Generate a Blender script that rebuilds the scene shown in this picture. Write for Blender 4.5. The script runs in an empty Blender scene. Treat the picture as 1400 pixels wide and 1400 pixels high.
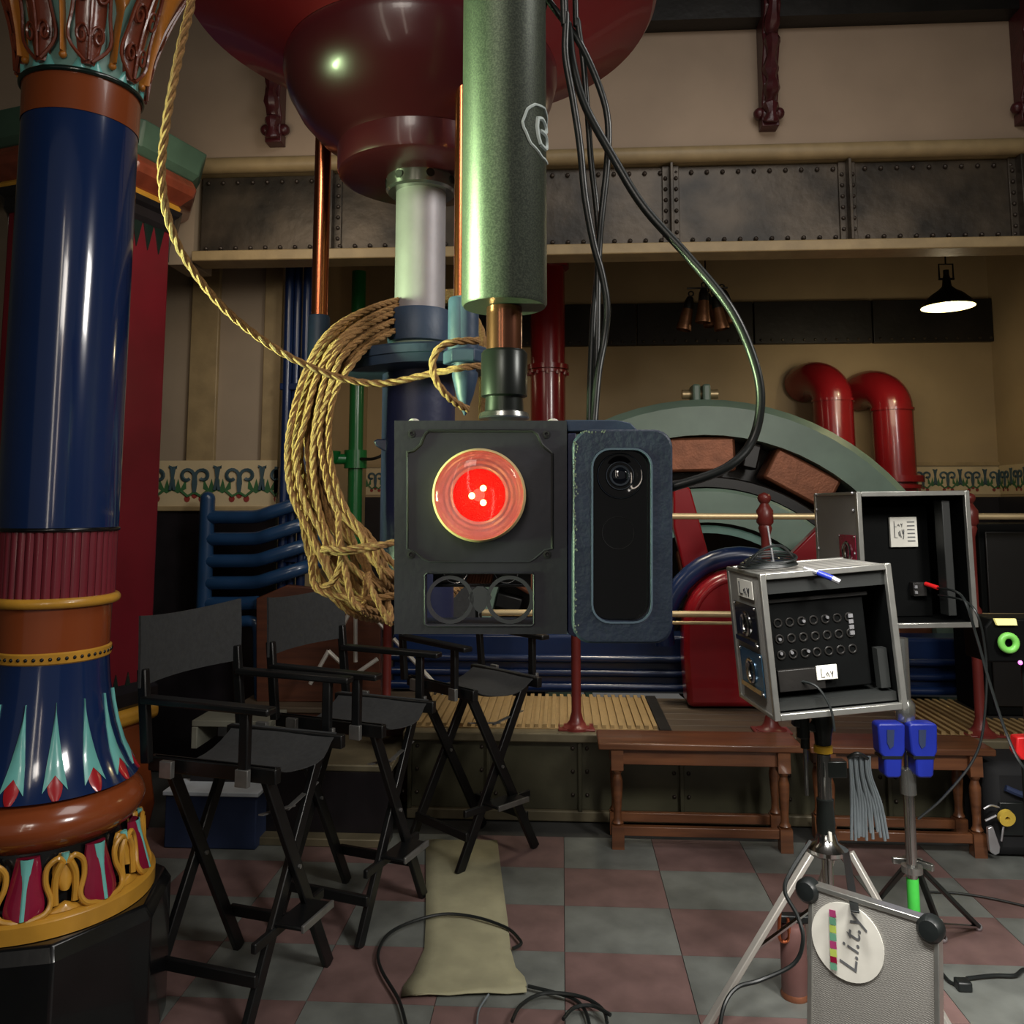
import bpy, math, random
from mathutils import Vector as V, Matrix
random.seed(7)
PI = math.pi
# ------------------------------------------------------------------ camera, world, lights, exposure
F = 1150.0                       # focal length in pixels of a 1400 px wide frame
PPY = 571.0                      # row of the optical axis (the photograph is a crop)
YAW = math.radians(3.38); PITCH = math.atan(119.0 / F)
CAM = V((0, 0, 1.53))
sc = bpy.context.scene
cd = bpy.data.cameras.new('camera'); co = bpy.data.objects.new('camera', cd); sc.collection.objects.link(co)
co.location = CAM; co.rotation_euler = (PI/2 + PITCH, 0, YAW)
cd.sensor_width = 36; cd.lens = 36 * F / 1400; cd.shift_y = -(700 - PPY) / 1400; cd.clip_start = 0.02
sc.camera = co
RC = Matrix.Rotation(YAW, 3, 'Z') @ Matrix.Rotation(PI/2 + PITCH, 3, 'X')
wd = bpy.data.worlds.new('room_air'); sc.world = wd; wd.use_nodes = True
wd.node_tree.nodes['Background'].inputs[0].default_value = (0.62, 0.60, 0.56, 1)
wd.node_tree.nodes['Background'].inputs[1].default_value = 0.15
vs = sc.view_settings; vs.view_transform = 'Standard'; vs.look = 'None'; vs.gamma = 1; vs.use_curve_mapping = False
vs.exposure = 0.0
def area(name, loc, target, size, power, col, sy=None, spread=None):
    l = bpy.data.lights.new(name, 'AREA'); l.energy = power; l.color = col; l.size = size
    if spread: l.spread = math.radians(spread)
    if sy: l.shape = 'RECTANGLE'; l.size_y = sy
    o = bpy.data.objects.new(name, l); sc.collection.objects.link(o); o.location = loc
    o.rotation_euler = (V(target) - V(loc)).to_track_quat('-Z', 'Y').to_euler()
    return o
area('ceiling_softbox', (0.9, 1.9, 4.3), (0.6, 2.7, 0), 1.6, 34, (1.0, 0.97, 0.93))
area('right_fill', (2.4, 0.2, 3.1), (0.9, 2.7, 0.3), 0.7, 42, (1.0, 0.96, 0.90), spread=110)  # added light, brightens the floor and cases at right
area('front_fill', (-0.4, -1.0, 2.9), (-0.2, 2.0, 1.0), 0.5, 10, (1.0, 0.93, 0.84))  # added fill from behind the camera for the foreground
area('equipment_fill', (0.75, 1.25, 2.45), (1.15, 2.4, 0.7), 0.35, 9, (1.0, 0.97, 0.92), spread=70)  # added fill for the flight cases and the leaning lid
area('case_side_fill', (0.2, 1.75, 2.3), (1.05, 2.45, 0.9), 0.3, 4.5, (1.0, 0.97, 0.92), spread=60)  # added to brighten the left sides of the flight cases
area('green_work_light', (-1.30, 0.60, 1.52), (-0.06, 0.88, 1.74), 0.20, 5, (0.72, 1.0, 0.50), 0.3, spread=36)
area('column_strip_light', (-0.9, -0.9, 2.2), (-1.3, 2.5, 1.3), 0.10, 5, (1.0, 0.88, 0.72), 2.2)
area('column_strip_light_two', (-0.35, -0.9, 2.3), (-1.3, 2.5, 1.3), 0.07, 3.5, (1.0, 0.84, 0.7), 1.8)
area('warm_wall_wash', (1.2, 3.0, 2.5), (1.0, 4.6, 3.2), 1.6, 5, (1.0, 0.80, 0.62))
area('fill_left_wall', (-1.4, 3.4, 3.0), (-1.6, 4.9, 2.0), 0.7, 6, (1.0, 0.85, 0.66))
area('alcove_lamp', (2.3, 5.9, 2.5), (2.6, 7.2, 1.8), 0.5, 4, (1.0, 0.84, 0.58))
area('alcove_lamp_two', (-1.0, 6.2, 2.6), (-0.8, 7.2, 1.2), 0.5, 2.2, (1.0, 0.76, 0.50))
area('deck_lamp', (0.3, 4.9, 2.7), (0.2, 4.7, 0.4), 0.4, 4.5, (1.0, 0.88, 0.68), spread=60)

# ------------------------------------------------------------------ pixel helpers: a view ray cut by a real plane
NV = V((-math.sin(YAW), math.cos(YAW), 0)); RV = V((math.cos(YAW), math.sin(YAW), 0)); ZV = V((0, 0, 1))
def ray(px, py): return RC @ V(((px - 700) / F, (PPY - py) / F, -1))
def at_y(px, py, Y): d = ray(px, py); return CAM + d * (Y / d.y)
def at_z(px, py, Z=0.0): d = ray(px, py); return CAM + d * ((Z - CAM.z) / d.z)
def at_v(px, py, D): d = ray(px, py); return CAM + d * (D / d.dot(NV))
def zaxis(p, py):                    # height on the vertical through p that is seen in row py
    lo, hi = -3.0, 8.0
    for _ in range(50):
        m = (lo + hi) / 2; c = RC.transposed() @ (V((p.x, p.y, m)) - CAM)
        y = PPY - F * c.y / -c.z
        if y > py: lo = m
        else: hi = m
    return (lo + hi) / 2
# ------------------------------------------------------------------ materials
def lin(c): return tuple((v/255/12.92 if v/255 <= .04045 else ((v/255+.055)/1.055)**2.4) for v in c) + (1,)
MATS = {}
def mat(name, col, rough=.5, metal=0, var=.12, scale=8, bump=.0, coat=0, emit=None, es=0, trans=0, alpha=1, col2=None, thr=None, ior=None, spec=None):
    if name in MATS: return MATS[name]
    m = bpy.data.materials.new(name); m.use_nodes = True; nt = m.node_tree; b = nt.nodes['Principled BSDF']
    c = lin(col); tc = nt.nodes.new('ShaderNodeTexCoord'); n = nt.nodes.new('ShaderNodeTexNoise')
    n.inputs['Scale'].default_value = scale; n.inputs['Detail'].default_value = 6
    nt.links.new(tc.outputs['Object'], n.inputs['Vector'])
    r = nt.nodes.new('ShaderNodeValToRGB')
    c2 = lin(col2) if col2 else tuple(min(1, v*(1+var)) for v in c[:3]) + (1,)
    c1 = c if col2 else tuple(v*(1-var) for v in c[:3]) + (1,)
    t = thr or (.35, .65)
    r.color_ramp.elements[0].position = t[0]; r.color_ramp.elements[1].position = t[1]
    r.color_ramp.elements[0].color = c1; r.color_ramp.elements[1].color = c2
    nt.links.new(n.outputs['Fac'], r.inputs['Fac']); nt.links.new(r.outputs['Color'], b.inputs['Base Color'])
    b.inputs['Roughness'].default_value = rough; b.inputs['Metallic'].default_value = metal
    b.inputs['Coat Weight'].default_value = coat; b.inputs['Coat Roughness'].default_value = .06
    b.inputs['Transmission Weight'].default_value = trans
    if ior: b.inputs['IOR'].default_value = ior
    if spec is not None: b.inputs['Specular IOR Level'].default_value = spec
    if emit: b.inputs['Emission Color'].default_value = lin(emit); b.inputs['Emission Strength'].default_value = es
    if bump:
        bp = nt.nodes.new('ShaderNodeBump'); bp.inputs['Strength'].default_value = bump; bp.inputs['Distance'].default_value = .01
        n2 = nt.nodes.new('ShaderNodeTexNoise'); n2.inputs['Scale'].default_value = scale*5; n2.inputs['Detail'].default_value = 4
        nt.links.new(tc.outputs['Object'], n2.inputs['Vector'])
        nt.links.new(n2.outputs['Fac'], bp.inputs['Height']); nt.links.new(bp.outputs['Normal'], b.inputs['Normal'])
    MATS[name] = m; return m
def weave(name, c1, c2, scale, rough=.6, metal=0, bump=.3):        # fine criss-cross embossing
    m = mat(name, c1, rough, metal, .1, 20); nt = m.node_tree; b = nt.nodes['Principled BSDF']
    tc = nt.nodes['Texture Coordinate']; w1 = nt.nodes.new('ShaderNodeTexWave'); w2 = nt.nodes.new('ShaderNodeTexWave')
    w1.bands_direction = 'DIAGONAL'; w2.bands_direction = 'Z'
    for w in (w1, w2): w.inputs['Scale'].default_value = scale; nt.links.new(tc.outputs['Object'], w.inputs['Vector'])
    mx = nt.nodes.new('ShaderNodeMath'); mx.operation = 'MULTIPLY'; nt.links.new(w1.outputs['Fac'], mx.inputs[0]); nt.links.new(w2.outputs['Fac'], mx.inputs[1])
    mc = nt.nodes.new('ShaderNodeMix'); mc.data_type = 'RGBA'; mc.inputs[6].default_value = lin(c1); mc.inputs[7].default_value = lin(c2)
    nt.links.new(mx.outputs[0], mc.inputs[0]); nt.links.new(mc.outputs[2], b.inputs['Base Color'])
    bp = nt.nodes.new('ShaderNodeBump'); bp.inputs['Strength'].default_value = bump; bp.inputs['Distance'].default_value = .002
    nt.links.new(mx.outputs[0], bp.inputs['Height']); nt.links.new(bp.outputs['Normal'], b.inputs['Normal'])
    return m
def grain(name, c1, c2, scale=3, rough=.35, stretch=(1, 12, 12), coat=.2):   # timber
    m = mat(name, c1, rough, 0, .1, scale, 0, coat, col2=c2, thr=(.3, .7)); nt = m.node_tree
    mp = nt.nodes.new('ShaderNodeMapping'); mp.inputs['Scale'].default_value = stretch
    nt.links.new(nt.nodes['Texture Coordinate'].outputs['Object'], mp.inputs['Vector'])
    nt.links.new(mp.outputs['Vector'], nt.nodes['Noise Texture'].inputs['Vector']); return m
M = dict(
 plaster=mat('painted_plaster', (160,140,120), .7, 0, .06, 3, .08),
 plaster_far=mat('far_plaster', (158,138,104), .7, 0, .08, 2, .08),
 plaster_grey=mat('greyed_plaster', (150,134,114), .7, 0, .06, 3, .08),
 cream=mat('cream_moulding', (150,130,94), .5, 0, .12, 9, .1),
 frieze=mat('frieze_ground', (190,172,136), .6, 0, .06, 8),
 wains=mat('dark_wainscot', (28,25,28), .3, 0, .2, 8),
 ceil=mat('ceiling_paint', (96,98,84), .8, 0, .06, 3),
 steel=mat('aged_beam_steel', (42,38,33), .42, .3, .25, 3.5, .3, col2=(84,74,62)),
 steeldark=mat('dark_beam_steel', (30,28,26), .45, .2, .3, 4, .2),
 rivet=mat('rivet_steel', (62,54,48), .4, .5, .2, 10),
 tgrey=mat('grey_lino', (100,103,99), .45, 0, .2, 7, .04, spec=.35),
 tred=mat('maroon_lino', (106,84,81), .45, 0, .2, 7, .04, spec=.35),
 screed=mat('dark_screed', (50,50,48), .8),
 blue=mat('glossy_blue_enamel', (22,42,84), .14, 0, .08, 2, 0, .7),
 brown=mat('glossy_brown_enamel', (134,66,34), .2, 0, .08, 3, 0, .5),
 maroon=mat('maroon_enamel', (116,38,50), .3, 0, .1, 3, 0, .3),
 capred=mat('capital_red_brown', (118,56,38), .25, 0, .15, 14, .1, .4),
 orange=mat('capital_ochre', (182,112,38), .35, 0, .12, 14, .1, .3),
 gold=mat('ochre_gold_enamel', (196,144,52), .3, 0, .12, 10, .05, .3),
 cyan=mat('pale_turquoise_enamel', (112,186,180), .25, 0, .1, 12, 0, .4),
 capcyan=mat('muted_turquoise', (110,148,138), .35, 0, .1, 12, 0, .2),
 budred=mat('bright_bud_red', (168,32,40), .25, 0, .1, 12, 0, .4),
 crimson=mat('crimson_enamel', (134,22,54), .2, 0, .12, 12, 0, .5),
 blackg=mat('gloss_black_enamel', (14,15,17), .22, 0, .2, 6, .04, .4),
 ringgreen=mat('dark_green_gloss', (18,34,30), .2, 0, .2, 6, 0, .5),
 cornice=mat('sage_green_paint', (66,92,76), .5),
 redcol=mat('red_column_paint', (104,20,32), .35, 0, .12, 4),
 redmach=mat('machine_red', (136,18,28), .28, 0, .1, 3, 0, .3),
 redpipe=mat('pipe_red', (124,20,26), .25, 0, .1, 3, 0, .3),
 postred=mat('oxide_red_paint', (104,38,34), .35, 0, .12, 8),
 bluem=mat('machine_blue', (16,36,74), .3, 0, .12, 4, 0, .3),
 bluepipe=mat('pipe_blue', (28,58,92), .3, 0, .12, 6, 0, .3),
 green=mat('pipe_green', (16,96,44), .3, 0, .1, 6, 0, .3),
 genring=mat('sage_machine_paint', (124,148,134), .4, 0, .1, 4),
 copper=mat('copper_winding', (136,86,62), .45, .5, .15, 14, .15),
 copperrod=mat('polished_copper', (206,120,82), .22, 1, .08, 5),
 darkm=mat('black_machine', (14,13,13), .4),
 brass=mat('polished_brass_rail', (206,184,142), .4, .6, .08, 8),
 deck=grain('deck_boards', (56,46,36), (84,70,54), 2, .6, (1, 10, 10), 0),
 mat_y=mat('ochre_floor_mat', (140,116,76), .6, 0, .1, 12),
 skirt=mat('platform_panel_paint', (70,68,52), .4, .2, .2, 4, .1),
 nosing=mat('worn_nosing', (100,92,72), .5, .2, .2, 8),
 bench=grain('bench_oak', (78,46,28), (118,74,46), 2.5, .35),
 wood=grain('dark_red_wood', (58,30,20), (88,48,30), 2.5, .45),
 canvasblk=mat('black_canvas', (48,49,50), .85, 0, .12, 60, .1),
 chairwood=mat('black_lacquered_wood', (16,17,18), .35, 0, .2, 12),
 bracketred=mat('bracket_oxblood', (66,24,28), .35, 0, .2, 20, .1),
 bracket=mat('dull_metal_bracket', (132,132,130), .4, .7, .15, 20),
 ramp=mat('sand_canvas', (148,144,116), .8, 0, .1, 9, .1),
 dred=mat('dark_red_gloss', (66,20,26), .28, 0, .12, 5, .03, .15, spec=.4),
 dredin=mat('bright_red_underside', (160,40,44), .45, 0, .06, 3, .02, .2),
 alum=mat('brushed_aluminium', (158,154,158), .5, .25, .05, 30, .03),
 alumshine=mat('bright_aluminium', (170,172,168), .22, .9, .06, 20),
 plastic=mat('slate_blue_plastic', (46,64,88), .5, 0, .14, 25, .05),
 plasticb=mat('navy_plastic', (28,34,66), .45, 0, .14, 12, .06),
 housing=mat('charcoal_printed_housing', (40,42,51), .55, 0, .08, 30, .04),
 groove=mat('housing_groove', (16,17,20), .6),
 camframe=mat('blue_grey_bezel', (36,47,66), .5, 0, .14, 40, .12, col2=(46,58,78)),
 camback=mat('camera_glossy_black', (6,6,8), .08, 0, .1, 10, 0, .6),
 lensglass=mat('lens_coating', (16,20,30), .04, 0, .1, 10, 0, 1),
 lensring=mat('lens_ring', (74,82,92), .25, .4),
 pole=mat('painted_steel_pole', (62,68,62), .36, .35, .25, 600, .08, col2=(86,94,82), thr=(.4,.62)),
 poleblk=mat('black_coupler', (34,38,36), .3, .4, .1, 20),
 rodbr=mat('bronze_rod', (128,84,64), .22, .9, .08, 8),
 cord=mat('gold_braided_cord', (138,100,58), .62, 0, .22, 420, .5, col2=(176,134,82)),
 cable=mat('black_rubber_cable', (22,26,26), .38, 0, .1, 20),
 greycable=mat('grey_cable', (102,110,114), .5, 0, .1, 20),
 chalk=mat('white_paint_pen', (196,208,206), .7),
 redbowl=mat('pink_lens_moulding', (196,132,140), .2, 0, .06, 60, .1, .6),
 redcore=mat('red_reflector_core', (240,20,16), .3, 0, .15, 160, .6, .3, emit=(255,14,10), es=.55),
 led=mat('lit_led', (255,230,160), .3, emit=(255,214,120), es=9),
 clear=mat('clear_lens_cover', (255,246,240), .02, 0, 0, 5, trans=1, ior=1.25),
 rim=mat('ivory_lens_rim', (214,190,140), .35, 0, .06, 20, 0, .4),
 caseface=weave('embossed_case_skin', (128,126,122), (176,174,166), 120, .42, .2, .35),
 caseedge=mat('case_extrusion', (186,186,180), .28, .85, .08, 20),
 caseblk=mat('case_interior_black', (5,6,6), .6, 0, .2, 14, spec=.1),
 casedull=mat('case_interior_grey', (26,28,27), .5),
 dishblue=mat('blue_case_dish', (70,110,140), .25, .7),
 chrome=mat('chrome_tube', (190,190,188), .16, 1, .06, 12),
 whiteleg=mat('satin_grey_leg', (196,192,184), .35, .5, .06, 12),
 label=mat('white_label', (216,214,204), .6), ink=mat('marker_ink', (40,40,44), .7),
 inkgrey=mat('print_grey', (96,98,100), .7), magenta=mat('print_magenta', (158,52,104), .6), lime=mat('print_lime', (172,190,84), .6), teal=mat('print_teal', (96,150,122), .6),
 yellow=mat('yellow_collar', (200,158,40), .4), bluecup=mat('royal_blue_plastic', (24,40,140), .4, 0, .1, 8),
 greentape=mat('green_tape', (74,208,78), .5), redplug=mat('red_plug', (214,34,36), .4), glowgreen=mat('green_lens_ring', (120,200,90), .35),
 shade=mat('dark_enamel_shade', (26,24,20), .4, .3), shadein=mat('lit_shade_inside', (255,244,190), .5, emit=(255,232,150), es=.9),
 bulb=mat('lamp_bulb', (255,250,220), .3, emit=(255,240,190), es=8),
 bellbr=mat('old_bell_bronze', (110,74,48), .4, .7, .2, 20, .1), silver=mat('silver_tool', (200,200,204), .3, .8), tape=mat('yellow_tape', (206,176,70), .5),
 crate=mat('grey_crate_paint', (116,116,104), .7, 0, .1, 8), paper=mat('pale_paper', (190,198,206), .7),
 pgreen=mat('frieze_green', (52,96,56), .6), pblue=mat('frieze_blue', (54,76,84), .6), pred=mat('frieze_red', (132,44,38), .6),
 fabricblue=mat('navy_fabric', (30,44,76), .8), screen=mat('amber_display', (230,220,150), .4, emit=(230,220,130), es=.6), pinkled=mat('pink_indicator', (240,150,230), .3, emit=(240,120,230), es=1.2),
)
# ------------------------------------------------------------------ mesh builder
ORG = {}
class MB:
    def __init__(s): s.v = []; s.f = []
    def add(s, vs_, fs): o = len(s.v); s.v += [V(x) for x in vs_]; s.f += [tuple(i+o for i in f) for f in fs]; return s
    def box(s, a, b, m=None):
        x0,y0,z0 = a; x1,y1,z1 = b
        p = [V(q) for q in ((x0,y0,z0),(x1,y0,z0),(x1,y1,z0),(x0,y1,z0),(x0,y0,z1),(x1,y0,z1),(x1,y1,z1),(x0,y1,z1))]
        if m: p = [m @ q for q in p]
        return s.add(p, [(0,3,2,1),(4,5,6,7),(0,1,5,4),(1,2,6,5),(2,3,7,6),(3,0,4,7)])
    def bar(s, p0, p1, w, t, up=None):                # rectangular bar from p0 to p1
        p0, p1 = V(p0), V(p1); d = (p1-p0).normalized(); u = V(up) if up else (ZV if abs(d.z) < .9 else V((1,0,0)))
        a = d.cross(u).normalized(); b = a.cross(d)
        p = []
        for q in (p0, p1): p += [q + a*i*w/2 + b*j*t/2 for i, j in ((-1,-1),(1,-1),(1,1),(-1,1))]
        return s.add(p, [(0,3,2,1),(4,5,6,7),(0,1,5,4),(1,2,6,5),(2,3,7,6),(3,0,4,7)])
    def tube(s, pts, r, n=10, closed=False, caps=True):
        pts = [V(p) for p in pts]; k = len(pts); rs = r if isinstance(r, (list, tuple)) else [r]*k
        ref = None; o = len(s.v)
        for i, p in enumerate(pts):
            if closed: t = pts[(i+1) % k] - pts[i-1]
            else: t = pts[min(i+1, k-1)] - pts[max(i-1, 0)]
            t = t.normalized() if t.length > 1e-9 else V((0,0,1))
            if ref is None: ref = t.orthogonal().normalized()
            a = ref - t*ref.dot(t); a = a.normalized() if a.length > 1e-6 else t.orthogonal().normalized(); ref = a; b = t.cross(a)
            for j in range(n): q = 2*PI*j/n; s.v.append(p + (a*math.cos(q) + b*math.sin(q))*rs[i])
        for i in range(k if closed else k-1):
            i2 = (i+1) % k
            for j in range(n): s.f.append((o+i*n+j, o+i*n+(j+1)%n, o+i2*n+(j+1)%n, o+i2*n+j))
        if caps and not closed:
            s.f.append(tuple(o+j for j in reversed(range(n)))); s.f.append(tuple(o+(k-1)*n+j for j in range(n)))
        return s
    def cyl(s, p0, p1, r, r1=None, n=20): return s.tube([p0, p1], [r, r if r1 is None else r1], n)
    def lathe(s, prof, c=(0,0,0), n=32, m=None, a0=0, cap=True):   # prof: (r, z)
        o = len(s.v); c = V(c)
        for r, z in prof:
            for j in range(n):
                q = a0 + 2*PI*j/n; p = V((r*math.cos(q), r*math.sin(q), z)); s.v.append(c + (m @ p if m else p))
        for i in range(len(prof)-1):
            for j in range(n): s.f.append((o+i*n+j, o+i*n+(j+1)%n, o+(i+1)*n+(j+1)%n, o+(i+1)*n+j))
        if cap:
            if prof[0][0] > 1e-4: s.f.append(tuple(o+j for j in reversed(range(n))))
            if prof[-1][0] > 1e-4: s.f.append(tuple(o+(len(prof)-1)*n+j for j in range(n)))
        return s
    def torus(s, c, R, r, m=None, n=32, k=8):
        pts = []
        for i in range(n): q = 2*PI*i/n; p = V((R*math.cos(q), R*math.sin(q), 0)); pts.append(V(c) + (m @ p if m else p))
        return s.tube(pts, r, k, True)
    def ball(s, c, r, n=12, m=None, zs=1): return s.lathe([(r*math.sin(PI*i/8)+1e-5, -r*zs*math.cos(PI*i/8)) for i in range(9)], c, n, m, 0, False)
    def prism(s, pts, off):                            # planar outline pushed by vector off
        pts = [V(p) for p in pts]; n = len(pts); off = V(off)
        return s.add(pts + [p+off for p in pts], [tuple(range(n)), tuple(reversed(range(n, 2*n)))] + [(i, n+i, n+(i+1)%n, (i+1)%n) for i in range(n)])
    def ring(s, A, B, off):                            # plate with a hole: outer outline A, inner outline B, same count
        n = len(A); off = V(off); A = [V(a) for a in A]; B = [V(b) for b in B]; fs = []
        for i in range(n):
            j = (i+1) % n
            fs += [(i, j, n+j, n+i), (2*n+i, 3*n+i, 3*n+j, 2*n+j), (i, 2*n+i, 2*n+j, j), (n+i, n+j, 3*n+j, 3*n+i)]
        return s.add(A + B + [a+off for a in A] + [b+off for b in B], fs)
    def build(s, name, m, parent=None, bev=0, smooth=True, ang=40):
        o0 = ORG.get(parent.name, V((0,0,0))) if parent else V((0,0,0))
        me = bpy.data.meshes.new(name); me.from_pydata([tuple(p - o0) for p in s.v], [], s.f)
        me.materials.append(M[m] if isinstance(m, str) else m)
        import bmesh
        b = bmesh.new(); b.from_mesh(me); bmesh.ops.recalc_face_normals(b, faces=b.faces); b.to_mesh(me); b.free()
        if smooth: me.polygons.foreach_set('use_smooth', [True]*len(me.polygons)); me.set_sharp_from_angle(angle=math.radians(ang))
        o = bpy.data.objects.new(name, me); sc.collection.objects.link(o)
        if parent: o.parent = parent; ORG[o.name] = o0
        if bev:
            d = o.modifiers.new('bevel', 'BEVEL'); d.width = bev; d.segments = 2; d.limit_method = 'ANGLE'; d.angle_limit = .6
        return o
def tag(o, label=None, cat=None, group=None, kind=None):
    for k, v in (('label', label), ('category', cat), ('group', group), ('kind', kind)):
        if v: o[k] = v
    return o
def thing(name, label, cat, loc=(0,0,0), group=None):
    o = bpy.data.objects.new(name, None); sc.collection.objects.link(o); o.location = loc; o.empty_display_size = .05
    ORG[o.name] = V(loc); return tag(o, label, cat, group)
def copy_tree(o, parent=None):
    c = o.copy(); sc.collection.objects.link(c); c.parent = parent
    for ch in list(o.children): copy_tree(ch, c)
    return c
def smoothpath(pts, k=6):
    pts = [V(p) for p in pts]; out = []
    for i in range(len(pts)-1):
        p0 = pts[max(i-1,0)]; p1 = pts[i]; p2 = pts[i+1]; p3 = pts[min(i+2, len(pts)-1)]
        for j in range(k):
            t = j/k; out.append(.5*((2*p1)+(p2-p0)*t+(2*p0-5*p1+4*p2-p3)*t*t+(3*p1-p0-3*p2+p3)*t**3))
    out.append(pts[-1]); return out
def resample(pts, step):
    out = [pts[0]]; acc = 0
    for a, b in zip(pts, pts[1:]):
        L = (b-a).length
        while acc + L >= step:
            t = (step-acc)/L; a = a + (b-a)*t; out.append(a); L = (b-a).length; acc = 0
            if L < 1e-9: break
        acc += L
    return out
def PXD(lst): return [at_v(x, y, d) for x, y, d in lst]
def rrect(x0, y0, x1, y1, r, k=6):
    out = []
    for cx, cy, a in ((x1-r, y0+r, -90), (x1-r, y1-r, 0), (x0+r, y1-r, 90), (x0+r, y0+r, 180)):
        for i in range(k+1): q = math.radians(a + 90*i/k); out.append((cx + r*math.cos(q), cy + r*math.sin(q)))
    return out

# ================================================================== ROOM
YB = 4.40        # front beam plane
YW = 7.2         # alcove back wall
YL = 4.95        # wall left of the alcove
st = dict(kind='structure')
fl = MB().box((-4.2,-2.5,-.05),(4.2,5.1,-.006)).build('floor', 'screed', smooth=False); tag(fl, **st)
Ya = at_z(780,1187).y; pit = (Ya - at_z(780,1381).y)/3
tm = {}
def tmesh(key):
    if key not in tm:
        me = bpy.data.meshes.new('tile'); w, d = .3988/2, (pit-.0012)/2
        b = .0008; vs_ = [(-w,-d,-.006),(w,-d,-.006),(w,d,-.006),(-w,d,-.006),(-w+b,-d+b,0),(w-b,-d+b,0),(w-b,d-b,0),(-w+b,d-b,0)]
        me.from_pydata(vs_, [], [(0,3,2,1),(4,5,6,7),(0,1,5,4),(1,2,6,5),(2,3,7,6),(3,0,4,7)]); me.materials.append(M[key]); tm[key] = me
    return tm[key]
for r in range(-3, 6):
    y = Ya - pit/2 - r*pit
    if y > 4.0 or y < 1.6: continue
    for c in range(-6, 7):
        o = bpy.data.objects.new('tile', tmesh('tred' if (r + c) % 2 == 0 else 'tgrey')); sc.collection.objects.link(o)
        o.location = (c*.4 + .2, y, 0); o.parent = fl
MB().box((-4.2,-2.5,4.6),(4.2,7.6,4.7)).build('ceiling', 'ceil', smooth=False)['kind'] = 'structure'
xr = at_y(1357, 500, YW).x
wb = MB().box((-2.6,YW,0),(xr+.1,YW+.1,4.6)).build('wall_back', 'plaster_far', smooth=False); tag(wb, **st)
wr = MB().box((xr,YB+.25,0),(xr+.1,YW,4.6)).build('wall_alcove_right', 'plaster_far', smooth=False); tag(wr, **st)
wrr = MB().box((4.0,-2.5,0),(4.1,YB+.3,4.6)).build('wall_right', 'plaster', smooth=False); tag(wrr, **st)
wll = MB().box((-4.1,-2.5,0),(-4.0,YL,4.6)).build('wall_left', 'ceil', smooth=False); tag(wll, **st)
xl0, xl1 = -4.0, at_y(386, 500, YL).x
wl = MB().box((xl0,YL,0),(xl1,YL+.15,4.6)).build('wall_front_left', 'plaster_grey', smooth=False); tag(wl, **st)
MB().box((xl1-.15,YL+.15,0),(xl1,YW,4.6)).build('wall_alcove_left', 'plaster_far', smooth=False)['kind'] = 'structure'
# pilaster strips on the left wall
for a, b, nm in ((262,300,'trim_1'),(362,386,'trim_2')):
    x0, x1 = at_y(a,500,YL).x, at_y(b,500,YL).x
    MB().box((x0,YL-.035,1.75),(x1,YL,2.98)).build(nm, 'cream', bev=.006)['kind'] = 'structure'
# upper wall above the beam
zb0 = at_y(800,352,YB).z; zb1 = at_y(800,212,YB).z; zc = at_y(800,48,YB).z
wu = MB().box((-4.0,YB,zb1),(4.0,YB+.25,4.6)).build('wall_upper', 'plaster', smooth=False); tag(wu, **st)
xbl = at_y(266,300,YB).x
# painted frieze
def frieze(parent, x0, x1, y, z0, h, per, nx=None, name='painted_frieze'):
    g = (lambda u, z, d=0: V((u, y-d, z))) if nx is None else (lambda u, z, d=0: V((nx-d, u, z)))
    b = MB().prism([g(x0,z0), g(x1,z0), g(x1,z0+h), g(x0,z0+h)], (g(0,0,.006)-g(0,0))).build(name, 'frieze', parent, smooth=False)
    G, B, R = MB(), MB(), MB()
    u = x0 - per*.3
    def stem(mb, pts, w=.008):
        mb.tube([g(uu, z0+zz*h, .008) for uu, zz in pts], 1.1*w*h/.25, 4)
    g0 = g; g = lambda a, z, d=0: g0(min(max(a, x0+.004), x1-.004), z, d)
    while u < x1:
        for sgn in (-1, 1):                       # mirrored scrolls
            c = u + per*.28
            P = []
            for i in range(15):
                q = i/14*1.75*PI; r = per*(.13 - .07*i/14); P.append((c + sgn*(per*.14 - r*math.cos(q)), .66 + r*math.sin(q)/h))
            stem(B, [(c, .3), (c + sgn*per*.02, .5)] + P, .010)
            for k in range(3):
                a = (.25+.28*k); uu = c + sgn*per*.30
                G.prism([g(uu, z0+.28*h, .007), g(uu+sgn*per*(.05+.10*(k-1)), z0+(.38)*h, .007), g(uu+sgn*per*(.14*(k-1)), z0+(.60)*h, .007), g(uu+sgn*per*(-.05+.10*(k-1)), z0+.38*h, .007)], g(0,0,.001)-g(0,0))
            stem(B, [(c+sgn*per*.36,.35),(c+sgn*per*.40,.62),(c+sgn*per*.37,.86),(c+sgn*per*.33,.86)], .009)
            stem(G, [(c,.3),(c+sgn*per*.12,.22),(c+sgn*per*.24,.34)], .008)
        for k in (-1, 0, 1):
            cx = u + per*.28 + k*per*.13; zz = .16 if k else .24
            R.prism([g(cx + per*.055*math.cos(t*PI/4), z0 + (zz + per*.06*math.sin(t*PI/4)/h)*h, .007) for t in range(8)], g(0,0,.001)-g(0,0))
        u += per*.80
    for mb, n_, mm in ((G,'leaf_pattern','pgreen'),(B,'scroll_pattern','pblue'),(R,'flower_pattern','pred')):
        if mb.v: mb.build(n_, mm, b, smooth=False)['kind'] = 'stuff'
zf0, zf1 = at_y(310,692,YL).z, at_y(310,630,YL).z
frieze(wl, at_y(212,660,YL).x, xl1, YL-.036, zf0, zf1-zf0, .34)
MB().box((xl0,YL-.06,zf0-.03),(xl1,YL,zf0)).build('trim_3', 'cream', bev=.006)['kind'] = 'structure'
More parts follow.
